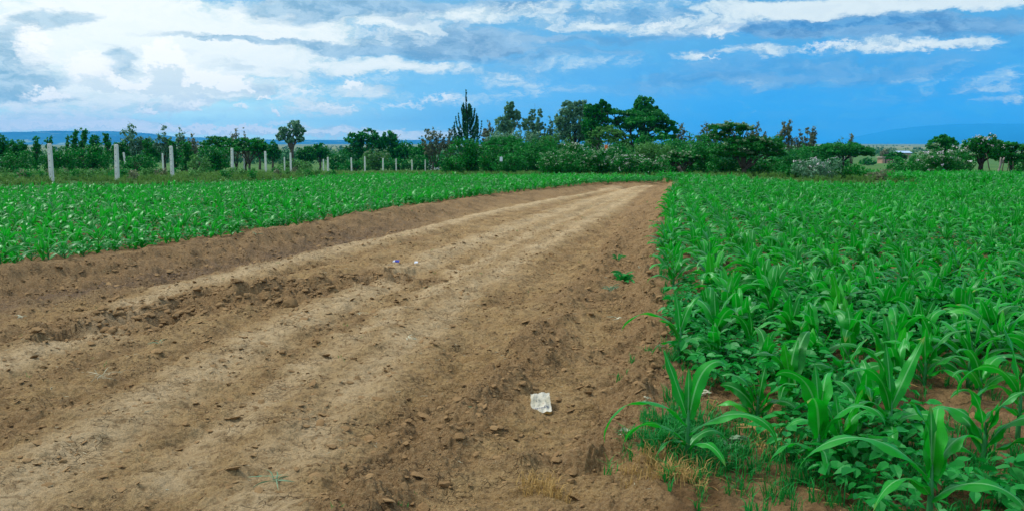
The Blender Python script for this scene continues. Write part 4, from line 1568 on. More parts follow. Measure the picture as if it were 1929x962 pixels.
    V = V.reshape(-1, 4, 3)[keep].reshape(-1, 3); Cc = Cc.reshape(-1, 4, 3)[keep].reshape(-1, 3); Q = np.arange(len(V)).reshape(-1, 4)
    link('crown' if kind != 'bush' else 'foliage', np_mesh('crown', V, Q, None, {'tone': Cc}, False, [M[leaf]]), t)
    link('trunk' if kind != 'bush' else 'stems', wood.mesh('trunk', [M[bark]], True), t)
    for share, mat, nm in ((blossom, 'blossom', 'blossom'), (pale_tops, 'pale_leaf', 'new_leaves')):
        if share > 0:
            zc = C[:, 2] - C[:, 2].min()
            w_ = (zc / zc.max()) ** 1.5 + .05
            kk = r.choice(len(C), max(4, int(len(C) * .5)), p=w_ / w_.sum())
            tc = C[kk] + np.c_[r.normal(0, .12, (len(kk), 2)), R[kk] * .75 * (flat if flat < 1 else 1)]
            tc[:, 1] -= R[kk] * .55
            V, Q, Cc = rand_leaves(tc, np.full(len(tc), max(.12, .9 * pxm)) if nm == 'blossom' else R[kk] * .45, int(n * share), size * (.8 if nm == 'blossom' else .9), r, .9, .6)
            link(nm, np_mesh(nm, V, Q, None, {'tone': Cc}, False, [M[mat]]), t)
    return t


exec_trees = []
T = tree
# --- far left thicket
G1 = 'trees and shrubs behind the fence posts'
T('vine_tree', 'green tree cut by the left edge of the photo behind the rough grass', 'tree', 2, 254, 34, 78, 'tree', 'leaf_dark', group=G1)
T('vine_tree', 'low leafy tree between the left photo edge and the first fence post', 'tree', 32, 262, 44, 82, 'tree', 'leaf_mid', group=G1)
T('vine_tree', 'slim vine-hung tree just left of the first fence post', 'tree', 66, 259, 20, 84, 'column', 'leaf_mid', group=G1)
T('vine_tree', 'slim tree whose tip shows right above the first fence post', 'tree', 93, 259, 16, 86, 'column', 'leaf_dark', group=G1)
T('round_shrub', 'round dark shrub right behind the first fence post', 'shrub', 108, 273, 58, 62, 'bush', 'leaf_deep', group=G1)
T('round_shrub', 'wide dark shrub at the left photo edge', 'shrub', 20, 284, 80, 64, 'bush', 'leaf_dark', group=G1)
T('vine_tree', 'thin free-standing vine column against the blue hill', 'tree', 127, 257, 9, 100, 'column', 'leaf_dark', group=G1)
T('vine_tree', 'leaning vine-wrapped tree, left one of a tall close pair against the hill', 'tree', 140, 244, 17, 88, 'column', 'leaf_deep', group=G1)
T('vine_tree', 'ragged vine-wrapped tree, right one of a tall close pair against the hill', 'tree', 154, 241, 19, 90, 'column', 'leaf_mid', group=G1)
T('vine_tree', 'pointed vine-hung tree right of the tall close pair', 'tree', 178, 252, 26, 92, 'tree', 'leaf_dark', group=G1)
T('vine_tree', 'narrow vine-hung tree just left of the second fence post', 'tree', 199, 250, 17, 88, 'column', 'leaf_deep', group=G1)
T('round_shrub', 'leafy shrub mass left of the second fence post', 'shrub', 165, 270, 70, 72, 'bush', 'leaf_deep', group=G1)
T('open_tree', 'bare-limbed tree with thin grey-green crown standing above the hill line', 'tree', 250, 233, 52, 92, 'sparse', 'leaf_grey', 'bark_dark', dens=1.0, group=G1, trunk_h=.35)
T('open_tree', 'thin-crowned tree above the third fence post', 'tree', 308, 240, 38, 92, 'sparse', 'leaf_grey', 'bark_dark', dens=1.1, group=G1, trunk_h=.4)
T('open_tree', 'slight tree with tilted crown right of the third fence post', 'tree', 339, 242, 22, 94, 'sparse', 'leaf_grey', 'bark_dark', dens=1.1, group=G1, trunk_h=.4)
T('open_tree', 'faint twiggy tree midway between third and fourth fence posts', 'tree', 362, 254, 22, 98, 'sparse', 'leaf_brown', 'bark_dark', group=G1)
T('vine_tree', 'dim vine-hung tree behind the tilted far post', 'tree', 226, 266, 40, 90, 'tree', 'leaf_dark', group=G1)
T('vine_tree', 'dim vine-hung tree left of the third fence post', 'tree', 284, 264, 36, 96, 'tree', 'leaf_mid', 'bark_dark', group=G1)
T('vine_tree', 'dark column of vines behind the third fence post', 'tree', 276, 262, 18, 84, 'column', 'leaf_dark', group=G1)
T('vine_tree', 'dark column of vines right of the third fence post', 'tree', 327, 264, 22, 84, 'column', 'leaf_dark', group=G1)
T('vine_tree', 'vine-covered trunk cluster right of the tilted crown', 'tree', 350, 266, 30, 82, 'column', 'leaf_mid', group=G1)
T('round_shrub', 'spread shrub between second and third fence posts', 'shrub', 250, 290, 70, 70, 'bush', 'leaf_dark', group=G1)
T('acacia_tree', 'broad dark acacia clump behind the fourth fence post', 'tree', 412, 254, 74, 92, 'acacia', 'leaf_dark', dens=1.6, group=G1, trunk_h=.3)
T('round_shrub', 'dark vine-smothered shrub left of the fourth fence post', 'shrub', 405, 268, 48, 80, 'bush', 'leaf_deep', group=G1)
T('acacia_tree', 'dark acacia right of the fourth fence post', 'tree', 468, 258, 70, 90, 'acacia', 'leaf_dark', dens=1.7, group=G1, trunk_h=.3)
T('open_tree', 'twiggy crown poking above the fourth fence post', 'tree', 443, 244, 20, 96, 'sparse', 'leaf_brown', 'bark_dark', group=G1)
T('open_tree', 'twiggy crown right of the one above the fourth fence post', 'tree', 461, 247, 16, 97, 'sparse', 'leaf_brown', 'bark_dark', group=G1)
T('feather_shrub', 'pale feathery shrub in the rough grass left of the fourth fence post', 'shrub', 374, 288, 36, 60, 'bush', 'leaf_olive', dens=.7, group=G1)
T('vine_tree', 'leafy tree behind the fifth fence post', 'tree', 488, 258, 36, 96, 'tree', 'leaf_deep', group=G1)
T('vine_tree', 'vine-hung tree just left of the tall open-crowned tree', 'tree', 512, 266, 34, 92, 'tree', 'leaf_dark', group=G1)
T('tall_open_tree', 'tall tree with open dark crown, standing alone above the left thicket', 'tree', 548, 222, 58, 90, 'tree', 'leaf_grey', 'bark', dens=.85, group=G1, trunk_h=.45, trunk_w=1.2,
  lobes=[(.12, 0, .86, .22, .09), (.30, 0, .74, .16, .08), (-.25, 0, .76, .18, .07), (-.33, 0, .64, .17, .07), (.02, .1, .70, .2, .08), (.28, 0, .60, .13, .06), (-.05, 0, .58, .16, .06)])
T('round_shrub', 'scrubby bush at the foot of the tall open-crowned tree', 'shrub', 556, 300, 60, 72, 'bush', 'leaf_olive', group=G1)
T('vine_tree', 'leafy tree right of the tall open-crowned tree', 'tree', 602, 269, 44, 94, 'tree', 'leaf_deep', group=G1)
T('vine_tree', 'low leafy tree left of the big rounded green tree', 'tree', 576, 276, 40, 92, 'tree', 'leaf_dark', group=G1)
T('vine_tree', 'low leafy tree touching the big rounded green tree', 'tree', 634, 280, 36, 90, 'bush', 'leaf_dark', group=G1)
T('broad_tree', 'big rounded bright green tree with several humps behind the fence posts', 'tree', 692, 245, 82, 96, 'tree', 'leaf_deep', dens=1.3, group=G1, trunk_h=.2,
  lobes=[(-.28, 0, .76, .22, .18), (.02, 0, .86, .24, .16), (.28, 0, .76, .22, .16), (-.3, 0, .5, .24, .25), (.05, 0, .5, .3, .3), (.34, 0, .5, .2, .28)])
T('broad_tree', 'narrow upright green tree right of the big rounded one', 'tree', 742, 247, 28, 96, 'column', 'leaf_deep', dens=1.5, group=G1)
T('broad_tree', 'green tree filling between the upright one and the grey twiggy trees', 'tree', 760, 268, 56, 96, 'tree', 'leaf_deep', group=G1, trunk_h=.2)
T('pale_shrub', 'pale yellow-green shrub among the fence posts', 'shrub', 709, 281, 42, 84, 'bush', 'leaf_olive', dens=1.0, group=G1, pale_tops=.25)
T('round_shrub', 'low shrub band under the big rounded green tree', 'shrub', 668, 300, 70, 86, 'bush', 'leaf_dark', group=G1)
T('broad_tree', 'leafy tree before the grey twiggy trees', 'tree', 800, 269, 58, 90, 'tree', 'leaf_deep', group=G1, trunk_h=.15)
T('round_shrub', 'low dark shrub left of the round bush under the candelabra conifer', 'shrub', 790, 292, 60, 84, 'bush', 'leaf_dark', group=G1)
T('round_shrub', 'low dark shrub behind the last fence posts', 'shrub', 836, 284, 46, 80, 'bush', 'leaf_deep', group=G1)
T('round_shrub', 'low shrub right of the pale yellow-green shrub', 'shrub', 744, 298, 44, 82, 'bush', 'leaf_dark', group=G1)
# --- centre
G2 = 'trees and shrubs behind the end of the bare soil'
T('twiggy_tree', 'grey twiggy tree group left of the candelabra conifer', 'tree', 815, 241, 46, 120, 'sparse', 'leaf_brown', 'bark', group=G2)
T('twiggy_tree', 'grey twiggy tree directly left of the candelabra conifer', 'tree', 846, 244, 30, 120, 'sparse', 'leaf_brown', 'bark', group=G2)
T('candelabra_conifer', 'dark candelabra-shaped conifer, tallest spire on the horizon', 'conifer', 881, 166, 54, 116, 'conifer', 'conifer', 'bark_dark', dens=1.0)
T('twiggy_tree', 'beige twiggy shrub tree right of the candelabra conifer', 'tree', 920, 233, 30, 118, 'sparse', 'leaf_brown', 'bark', dens=1.2, group=G2)
T('poplar_tree', 'grey-green upright tree with ragged top right of the conifer', 'tree', 958, 191, 52, 112, 'tree', 'leaf_grey', 'bark_pale', dens=1.0, group=G2, trunk_h=.2,
  lobes=[(-.02, 0, .88, .12, .11), (.10, 0, .94, .07, .05), (.26, 0, .80, .15, .08), (-.2, 0, .68, .2, .12), (.05, 0, .68, .25, .15), (-.25, 0, .48, .28, .15), (.2, 0, .5, .3, .2)])
T('twiggy_tree', 'tall see-through tree with speckled leaves between grey-green tree and eucalyptus', 'tree', 1006, 196, 46, 112, 'sparse', 'leaf_grey', 'bark', dens=2.0, group=G2)
T('twiggy_tree', 'thin see-through tree left of the eucalyptus', 'tree', 1036, 222, 24, 112, 'sparse', 'leaf_grey', 'bark', dens=1.5, group=G2)
T('round_bush', 'large round dark bush beneath the candelabra conifer', 'bush', 884, 258, 66, 62, 'bush', 'leaf_deep', dens=1.2, group=G2)
T('round_bush', 'round dark bush right of the one beneath the conifer', 'bush', 930, 270, 46, 60, 'bush', 'leaf_deep', dens=1.2, group=G2)
T('round_bush', 'low dark bush at the last fence posts', 'bush', 850, 292, 40, 58, 'bush', 'leaf_deep', group=G2)
T('feather_shrub', 'tall feathery green shrub below the grey-green tree', 'shrub', 1000, 256, 84, 66, 'bush', 'leaf_mid', dens=1.1, group=G2)
T('acacia_tree', 'flat-topped dark acacia peeking between conifer and grey-green tree', 'tree', 955, 256, 80, 76, 'acacia', 'leaf_mid', dens=1.8, group=G2, trunk_h=.3)
T('feather_shrub', 'feathery shrub right of the dark bush below the flat acacia', 'shrub', 962, 284, 54, 58, 'bush', 'leaf_mid', group=G2)
T('broad_tree', 'soft green rounded tree between feathery shrub and eucalyptus', 'tree', 1036, 250, 46, 78, 'tree', 'leaf_olive', group=G2, trunk_h=.1)
T('eucalyptus_tree', 'rounded grey-green eucalyptus with dark slanting trunk', 'tree', 1080, 189, 62, 110, 'tree', 'leaf_grey', 'bark_dark', dens=1.25, group=G2, trunk_h=.36,
  lobes=[(-.12, 0, .88, .26, .11), (.22, 0, .90, .22, .10), (-.30, 0, .74, .20, .14), (.05, 0, .72, .28, .16), (.33, 0, .72, .18, .15), (-.28, 0, .54, .18, .12), (.1, 0, .54, .28, .14), (.34, 0, .52, .15, .12)])
T('broad_tree', 'deep green tree with broken top right of the eucalyptus', 'tree', 1122, 187, 48, 104, 'tree', 'leaf_deep', 'bark_dark', dens=1.25, group=G2, trunk_h=.2,
  lobes=[(.25, 0, .94, .12, .05), (.02, 0, .88, .14, .05), (.42, 0, .88, .12, .06), (-.2, 0, .84, .20, .09), (.1, 0, .74, .3, .12), (-.22, 0, .62, .28, .13), (.15, 0, .52, .3, .15), (-.05, 0, .36, .3, .14)])
T('acacia_tree', 'great spreading acacia, widest crown in the middle of the horizon', 'tree', 1186, 205, 150, 106, 'acacia', 'leaf_dark', 'bark_dark', dens=2.0, group=G2, trunk_h=.38, trunk_w=1.2, lean=.1,
  lobes=[(-.22, 0, .96, .22, .05), (.02, 0, .95, .20, .05), (.22, 0, .92, .20, .06), (-.34, .1, .86, .16, .05), (.34, 0, .82, .17, .05), (.0, -.1, .84, .3, .05), (.42, 0, .70, .12, .05), (.28, .1, .72, .18, .05), (-.1, .1, .76, .25, .05), (.40, 0, .58, .11, .05), (-.30, 0, .70, .14, .05), (.18, 0, .56, .16, .06)])
T('broad_tree', 'domed leafy tree rising above the great spreading acacia', 'tree', 1213, 181, 58, 112, 'tree', 'leaf_mid', 'bark_dark', dens=1.2, group=G2, trunk_h=.4,
  lobes=[(0, 0, .90, .28, .09), (-.2, 0, .80, .24, .08), (.22, 0, .80, .25, .08), (0, 0, .72, .4, .10)])
T('broad_tree', 'leafy green bush tree below the right end of the great acacia', 'tree', 1226, 243, 56, 96, 'bush', 'leaf_deep', dens=1.2, group=G2)
T('pale_limbed_tree', 'low tree with pale bare limbs fanning out before the great acacia', 'tree', 1146, 236, 72, 84, 'acacia', 'leaf_olive', 'bark_pale', dens=1.3, group=G2, trunk_h=.26,
  lobes=[(0, 0, .92, .3, .08), (-.28, 0, .82, .2, .07), (.26, 0, .80, .24, .08), (.05, 0, .72, .35, .08), (-.38, 0, .66, .14, .05), (.38, 0, .62, .14, .06)])
T('feather_shrub', 'wide feathery grey-green shrub right of the pale-limbed tree', 'shrub', 1218, 264, 92, 66, 'bush', 'leaf_olive', dens=1.1, group=G2)
T('round_bush', 'dark bush behind the left end of the flowering hedge', 'bush', 1050, 272, 62, 60, 'bush', 'leaf_dark', group=G2)
T('round_bush', 'dark undergrowth bush below the pale-limbed tree', 'bush', 1140, 272, 90, 64, 'bush', 'leaf_dark', group=G2)
T('flowering_bush', 'white-flecked dark bush at the left end of the flowering hedge', 'bush', 1052, 286, 66, 47, 'bush', 'leaf_dark', blossom=.015, pale_tops=.08, group='flowering hedge behind the end of the bare soil')
T('flowering_bush', 'highest hump of the flowering hedge with a fresh green shoot on top', 'bush', 1086, 268, 58, 49, 'bush', 'leaf_deep', blossom=.02, pale_tops=.10, group='flowering hedge behind the end of the bare soil')
T('flowering_bush', 'flowering hedge bush sloping down right of the highest hump', 'bush', 1132, 279, 66, 48, 'bush', 'leaf_dark', blossom=.03, pale_tops=.14, group='flowering hedge behind the end of the bare soil')
T('flowering_bush', 'flowering hedge bush in the middle of the low stretch', 'bush', 1186, 289, 62, 47, 'bush', 'leaf_dark', blossom=.03, pale_tops=.14, group='flowering hedge behind the end of the bare soil')
T('flowering_bush', 'flowering hedge bush at the low right end of the hedge', 'bush', 1234, 293, 52, 46, 'bush', 'leaf_dark', blossom=.02, pale_tops=.12, group='flowering hedge behind the end of the bare soil')
T('layered_shrub', 'shrub with pale-edged flat layers, a brown stump at its foot', 'shrub', 1284, 284, 62, 47, 'acacia', 'leaf_dark', 'bark', dens=2.6, trunk_h=.2, pale_tops=.25, group=G2)
T('round_bush', 'low dark bush filling under the pale-edged layered shrub', 'bush', 1280, 302, 60, 48, 'bush', 'leaf_deep', group=G2)
# --- right of centre
G3 = 'trees and shrubs behind the right-hand field'
T('twiggy_tree', 'row of grey twiggy growth right of the great acacia', 'tree', 1282, 238, 44, 110, 'sparse', 'leaf_brown', 'bark', group=G3)
T('twiggy_tree', 'brownish twiggy tree behind the big layered tree', 'tree', 1330, 232, 52, 110, 'sparse', 'leaf_brown', 'bark', dens=1.2, group=G3)
T('twiggy_tree', 'grey twiggy tree right behind the top of the big layered tree', 'tree', 1424, 233, 40, 110, 'sparse', 'leaf_brown', 'bark', dens=1.2, group=G3)
T('acacia_tree', 'small flat acacia left of the dark rounded bush', 'tree', 1270, 262, 44, 90, 'acacia', 'leaf_dark', dens=1.8, group=G3)
T('round_bush', 'dark rounded bush with feathery right side, left of the big layered tree', 'bush', 1314, 247, 64, 68, 'bush', 'leaf_mid', group=G3)
T('round_bush', 'fresh green round bush against the big layered tree', 'bush', 1332, 270, 58, 52, 'bush', 'leaf_deep', dens=1.2, group=G3)
T('layered_tree', 'big dark tree in two pale-edged tiers, dominating the right-hand hedge line', 'tree', 1404, 232, 128, 48, 'acacia', 'leaf_dark', 'bark', dens=2.2, pale_tops=.16, blossom=.006, trunk_h=.18, trunk_w=1.3,
  lobes=[(-.22, 0, .96, .24, .05), (-.08, .05, .92, .2, .06), (-.3, .1, .80, .18, .08), (.08, 0, .72, .3, .05), (.28, 0, .68, .26, .05), (-.1, -.1, .62, .34, .06), (.3, .1, .58, .26, .06), (.42, 0, .50, .14, .08), (.05, .1, .48, .4, .06), (-.2, 0, .52, .25, .07)])
T('round_bush', 'dark bush filling under the big layered tree on its left', 'bush', 1366, 288, 66, 49, 'bush', 'leaf_deep', group=G3)
T('round_bush', 'dark bush filling under the big layered tree on its right', 'bush', 1430, 292, 76, 50, 'bush', 'leaf_deep', group=G3)
T('round_bush', 'green bush just right of the big layered tree', 'bush', 1486, 280, 56, 56, 'bush', 'leaf_mid', group=G3)
T('twiggy_tree', 'upright grey-brown twiggy tree right of the big layered tree', 'tree', 1482, 230, 30, 104, 'sparse', 'leaf_brown', 'bark', dens=1.7, group=G3)
T('twiggy_tree', 'short twiggy tree between the two upright grey ones', 'tree', 1507, 247, 20, 104, 'sparse', 'leaf_brown', 'bark', dens=1.3, group=G3)
T('twiggy_tree', 'pale upright twiggy tree left of the umbrella acacia', 'tree', 1528, 236, 28, 104, 'sparse', 'leaf_brown', 'bark', dens=1.4, group=G3)
T('twiggy_tree', 'sparse pale sapling above the umbrella acacia crown', 'tree', 1585, 260, 22, 110, 'sparse', 'leaf_grey', 'bark', dens=1., group=G3)
T('twiggy_tree', 'small twiggy tree above the right half of the umbrella acacia', 'tree', 1605, 254, 20, 108, 'sparse', 'leaf_brown', 'bark', dens=1.4, group=G3)
T('umbrella_acacia', 'flat umbrella-shaped acacia with a bare trunk, behind the flowering shrub', 'tree', 1590, 270, 94, 84, 'acacia', 'leaf_mid', 'bark_dark', dens=2.2, trunk_h=.5,
  lobes=[(0, 0, .94, .36, .06), (-.25, .1, .86, .26, .06), (.25, -.1, .84, .26, .06), (.36, 0, .70, .16, .08), (-.1, 0, .78, .36, .06), (.1, .1, .72, .3, .06)])
T('acacia_tree', 'flat acacia crown merging into the left of the umbrella acacia', 'tree', 1532, 276, 50, 92, 'acacia', 'leaf_mid', dens=1.8, group=G3)
T('flowering_bush', 'pink-white flowering shrub in front of the umbrella acacia', 'bush', 1541, 294, 76, 42, 'bush', 'leaf_grey', blossom=.05, dens=1.1, group='flowering shrubs at the right-hand hedge line')
T('round_bush', 'low green bush left of the pink-white flowering shrub', 'bush', 1496, 306, 40, 43, 'bush', 'leaf_deep', group=G3)
T('round_bush', 'low green bush under the umbrella acacia', 'bush', 1604, 308, 62, 42, 'bush', 'leaf_deep', group=G3)
T('dry_shrub', 'grey-brown dry shrub in the gap before the small hut', 'shrub', 1666, 319, 56, 40, 'bush', 'leaf_brown', dens=.8)
T('round_bush', 'low bush left of the hut across the far green field', 'bush', 1636, 296, 30, 240, 'bush', 'leaf_dark', group=G3)
T('far_tree', 'brown-leaved tree standing behind the small hut', 'tree', 1668, 281, 17, 290, 'tree', 'leaf_brown', group=G3, trunk_h=.15)
T('far_tree', 'dark flat-topped acacia right of the small hut', 'tree', 1688, 286, 34, 150, 'acacia', 'leaf_dark', dens=2.0, group=G3)
T('round_bush', 'dark slanting bush left of the large white-flowering bush', 'bush', 1697, 294, 44, 58, 'bush', 'leaf_mid', group=G3)
T('flowering_bush', 'large bush covered in white blossom, left one at the tall maize block', 'bush', 1762, 278, 124, 46, 'bush', 'leaf_dark', blossom=.045, pale_tops=.14, dens=1.15, group='flowering shrubs at the right-hand hedge line')
T('domed_tree', 'small domed green tree peeking over the large white-flowering bush', 'tree', 1777, 255, 52, 68, 'tree', 'leaf_mid', dens=1.3, group=G3, trunk_h=.3,
  lobes=[(0, 0, .86, .34, .13), (-.2, 0, .76, .3, .16), (.22, 0, .76, .28, .16), (0, 0, .64, .4, .16)])
T('flowering_tree', 'white-flowering tree with two dark trunks at the tall maize block', 'tree', 1852, 255, 84, 48, 'tree', 'leaf_dark', 'bark_dark', dens=1.0, blossom=.04, trunk_h=.36, trunk_w=1.5,
  lobes=[(.05, 0, .88, .24, .12), (-.2, 0, .76, .22, .14), (.24, 0, .76, .22, .14), (-.32, 0, .58, .2, .12), (.05, 0, .62, .3, .15), (.3, 0, .56, .2, .12)])
T('acacia_tree', 'drooping dark acacia at the right edge of the photo', 'tree', 1908, 266, 104, 52, 'acacia', 'leaf_mid', 'bark_dark', dens=2.0, trunk_h=.35,
  lobes=[(-.25, 0, .95, .2, .06), (0, 0, .90, .28, .06), (.25, 0, .85, .28, .06), (-.15, .1, .76, .28, .07), (.15, 0, .66, .3, .07), (.3, .1, .55, .26, .08), (.1, 0, .50, .24, .08)])
T('round_bush', 'dark bush behind the right photo edge', 'bush', 1940, 290, 60, 54, 'bush', 'leaf_dark', group=G3)

T('round_bush', 'leafy bush at the foot of the tall see-through tree', 'bush', 1012, 246, 56, 100, 'bush', 'leaf_grey', group=G2)
T('round_bush', 'grey-green bush at the foot of the upright grey-green tree', 'bush', 950, 244, 66, 100, 'bush', 'leaf_grey', group=G2)
T('round_bush', 'green bush between eucalyptus foot and the dark hedge', 'bush', 1066, 256, 60, 82, 'bush', 'leaf_olive', group=G2)
T('round_bush', 'bush closing the hedge below the grey twiggy row', 'bush', 1282, 262, 70, 88, 'bush', 'leaf_mid', group=G3)
T('round_bush', 'bush closing the hedge below the pale upright twiggy tree', 'bush', 1522, 268, 80, 84, 'bush', 'leaf_mid', group=G3)
T('round_bush', 'bush behind the umbrella acacia trunk', 'bush', 1560, 284, 70, 88, 'bush', 'leaf_dark', group=G3)

# a brown stump, fence stakes, orange marker, blue cloth
def stump(px, py, Y, h, r0, lab, cat, mat, name='tree_stump', n=1):
    p = at(px, py, Y)
    zb = float(base_z(np.array([p[0]]), np.array([p[1]]))[0])
    b = Buf(); r = np.random.default_rng(int(px))
    for i in range(n):
        limb(b, (r.normal(0, .1) * (n > 1), 0, -.1), (r.normal(0, .12) + (.3 * (i - .5) if n > 1 else 0), 0, h), r0, r0 * .55, r, .05, 5, 8)
    o = link(name, b.mesh(name, [M[mat]], True), None, (p[0], p[1], zb)); tag(o, lab, cat)
    return o


stump(1288, 328, 45.5, .62, .13, 'short brown stump at the foot of the pale-edged layered shrub', 'stump', 'bark')
stump(1882, 325, 47, 1.1, .07, 'pale forked dead branch standing right of the white-flowering tree', 'dead branch', 'bark_pale', 'dead_branch', 2)
for i, (px, lab) in enumerate(((1868, 'thin dark stake just right of the white-flowering tree'), (1886, 'short stake right of the forked dead branch'), (1898, 'short stake near the right photo edge'), (1910, 'last short stake at the right photo edge'))):
    o = stump(px, 325, 46 + i * .3, .9 if i else 1.3, .035, lab, 'stake', 'bark', 'fence_stake'); o['group'] = 'stakes under the drooping acacia'


def cloth(px, py, Y, w, h, mat, name, lab, cat, zoff=None):
    p = at(px, py, Y)
    me, _ = crumpled(name, [(-w / 2, 0, -h / 2), (w / 2, .02, -h / 2), (w / 2, .04, h / 2), (-w / 2, .02, h / 2)], .03, int(px), [M[mat]], .02, 6)
    tag(link(name, me, None, tuple(p)), lab, cat)


cloth(1142, 279, 62.5, .20, .36, 'orange', 'marker_flag', 'orange tag on the pale-limbed tree trunk', 'tag')
cloth(1778, 323.5, 43.2, .12, .20, 'sky_cloth', 'plastic_scrap', 'light blue plastic scrap under the large white-flowering bush', 'plastic scrap')
cloth(944, 300, 56.5, .18, .25, 'foil_white', 'plastic_scrap', 'white plastic caught in the dark bush right of the conifer', 'plastic scrap')


# --- hut and far roof
def box_bm(bm, c, s):
    r = bmesh.ops.create_cube(bm, size=1)
    for v in r['verts']:
        v.co = Vector((v.co.x * s[0] + c[0], v.co.y * s[1] + c[1], v.co.z * s[2] + c[2]))


def bm_obj(name, boxes, mat, parent):
    bm = bmesh.new()
    for c, s in boxes: box_bm(bm, c, s)
    me = bpy.data.meshes.new(name); bm.to_mesh(me); bm.free(); me.materials.append(mat)
    return link(name, me, parent)


p = at(1667, 307, 290)
zb = float(base_z(np.array([p[0]]), np.array([p[1]]))[0])
t = thing('mud_hut', 'small mud-walled hut with a flat pale roof across the far green field', 'hut', (p[0], p[1], zb), .15)
bm_obj('wall', [((-1.35, 0, .85), (.9, 3, 1.9)), ((-.1, 0, 1.55), (1.6, 3, .5)), ((.0, 0, .55), (1.0, 3, 1.3)), ((1.25, 0, .85), (1.1, 2.99, 1.9))], M['mudwall'], t)
bm_obj('roof', [((0, 0, 1.95), (4.6, 3.8, .22)), ((0, .2, 2.12), (3.6, 3.0, .14))], M['thatch'], t)
bm_obj('door', [((-.70, -1.44, .62), (.38, .06, 1.5))], M['hole'], t)
p = at(1700, 287, 420)
zb = float(base_z(np.array([p[0]]), np.array([p[1]]))[0])
t = thing('metal_shed', 'far low shed with a light blue metal roof behind the dark acacia', 'shed', (p[0], p[1], zb), .1)
hh = p[2] - zb
bm_obj('wall', [((0, 0, hh * .45), (6, 4, hh * .9))], M['mudwall'], t)
me, _ = crumpled('roof', [(-3.6, -2.6, 0), (3.6, -2.6, 0), (3.4, 0.2, .9), (-3.4, .2, .9)], .08, 3, [M['bluemetal']], .0, 4)
link('roof', me, t, (0, 0, hh * .9))
me, _ = crumpled('roof', [(-3.4, .2, .9), (3.4, .2, .9), (3.6, 2.8, 0), (-3.6, 2.8, 0)], .08, 3, [M['bluemetal']], .0, 4)
link('roof', me, t, (0, 0, hh * .9))
for i, (px, py, Y, lab) in enumerate(((817, 287, 150, 'low white-walled shed behind the last fence posts'), (12, 288, 160, 'tiny white-walled shed far left behind the shrubs'))):
    p = at(px, py, Y); zb = float(base_z(np.array([p[0]]), np.array([p[1]]))[0])
    t = thing('white_shed', lab, 'shed', (p[0], p[1], zb), 0)
    bm_obj('wall', [((0, 0, (p[2] - zb) * .45), (1.7, 1.8, (p[2] - zb) * .9))], M['foil_white'], t)
    bm_obj('roof', [((0, 0, (p[2] - zb) * .94), (2.0, 2.1, .1))], M['thatch'], t)

# ------------------------------------------------------------------ rough grass and scrub beyond the fields
GV = [tuft_variant(800 + i, 22, .32, .012, .8) for i in range(6)]
ps = scatter_pts(26000, -45, 45, 24, 75, lambda x, y: in_view(x, y, .64) & (y > field_far(x) + .2) & ((x < TALL_X0) | (y > 43.5)) & (fbm(x * .3, y * .3, 3, 601) > -.3))
pz = gz(ps[:, 0], ps[:, 1])
tn_ = np.clip(.5 + .9 * fbm(ps[:, 0] * .25, ps[:, 1] * .25, 3, 602) + rng.normal(0, .2, len(ps)), 0, 1)
scatter('rough_grass', GV, ps, pz - .03, .45, 1.15, M['grass'], 'rough weedy grass between the left-hand maize and the thicket', tn_)
# individual low weeds with rusty or yellow heads
wv = []
for i in range(70):
    px = rng.uniform(0, 640); Y = rng.uniform(38, 58)
    p = at(px, 320, Y); x, y = p[0], p[1]
    if y < field_far(np.array([x]))[0] + 1: continue
    zb = g1(x, y); r = np.random.default_rng(i)
    C = np.stack([r.normal(0, .16, 12), r.normal(0, .14, 12), r.uniform(.08, .55, 12)], 1)
    V, Q, Cc = rand_leaves(C * np.array([.6, .6, .75]), np.full(12, .17), 230, .085, r)
    c = rng.random()
    mat, lab = (('leaf_olive', 'yellow-green weed clump'), ('leaf_mid', 'green weed clump'), ('leaf_brown', 'rusty dry weed clump'))[0 if c < .45 else 1 if c < .8 else 2]
    o = link('weed_clump', np_mesh('weed_clump', V, Q, None, {'tone': Cc}, False, [M[mat]]), None, (x, y, zb))
    tag(o, lab + ' in the rough grass around the concrete posts', 'weed', lab + 's around the concrete posts')
# distant woodland
def far_wood():
    b = Buf(); r = np.random.default_rng(5)
    n = 5200
    Y = np.exp(r.uniform(math.log(190), math.log(2600), n)); X = r.uniform(-.66, .66, n) * Y
    keep = fbm(X / 160 + 3, Y / 160, 3, 70) > np.where(Y < 420, .12, -.05)
    hut = (np.abs(X / Y - (1667 - 964) / FPX) < .05) & (Y < 420)
    keep &= ~hut
    keep &= ~((Y > 1250) & (fbm(X / 400, Y / 400, 2, 71) < .2))
    X, Y = X[keep], Y[keep]
    Z = base_z(X, Y)
    for x, y, z in zip(X, Y, Z):
        w, h = r.uniform(2.2, 5.5), r.uniform(2., 4.6)
        k = 7
        C = np.stack([r.normal(0, w * .3, k), r.normal(0, w * .3, k), r.uniform(.3, .8, k) * h], 1) + np.array([x, y, z])
        V, Q, Cc = rand_leaves(C, np.full(k, w * .28), 60 if y < 700 else 26, .75 if y < 700 else 1.5, r)
        b.add(V, Q, None, Cc)
    o = link('distant_woodland', b.mesh('distant_woodland', [M['leaf_far']])); tag(o, 'scattered far trees on the plain towards the horizon', kind='stuff')
    print('far trees', len(X))


far_wood()


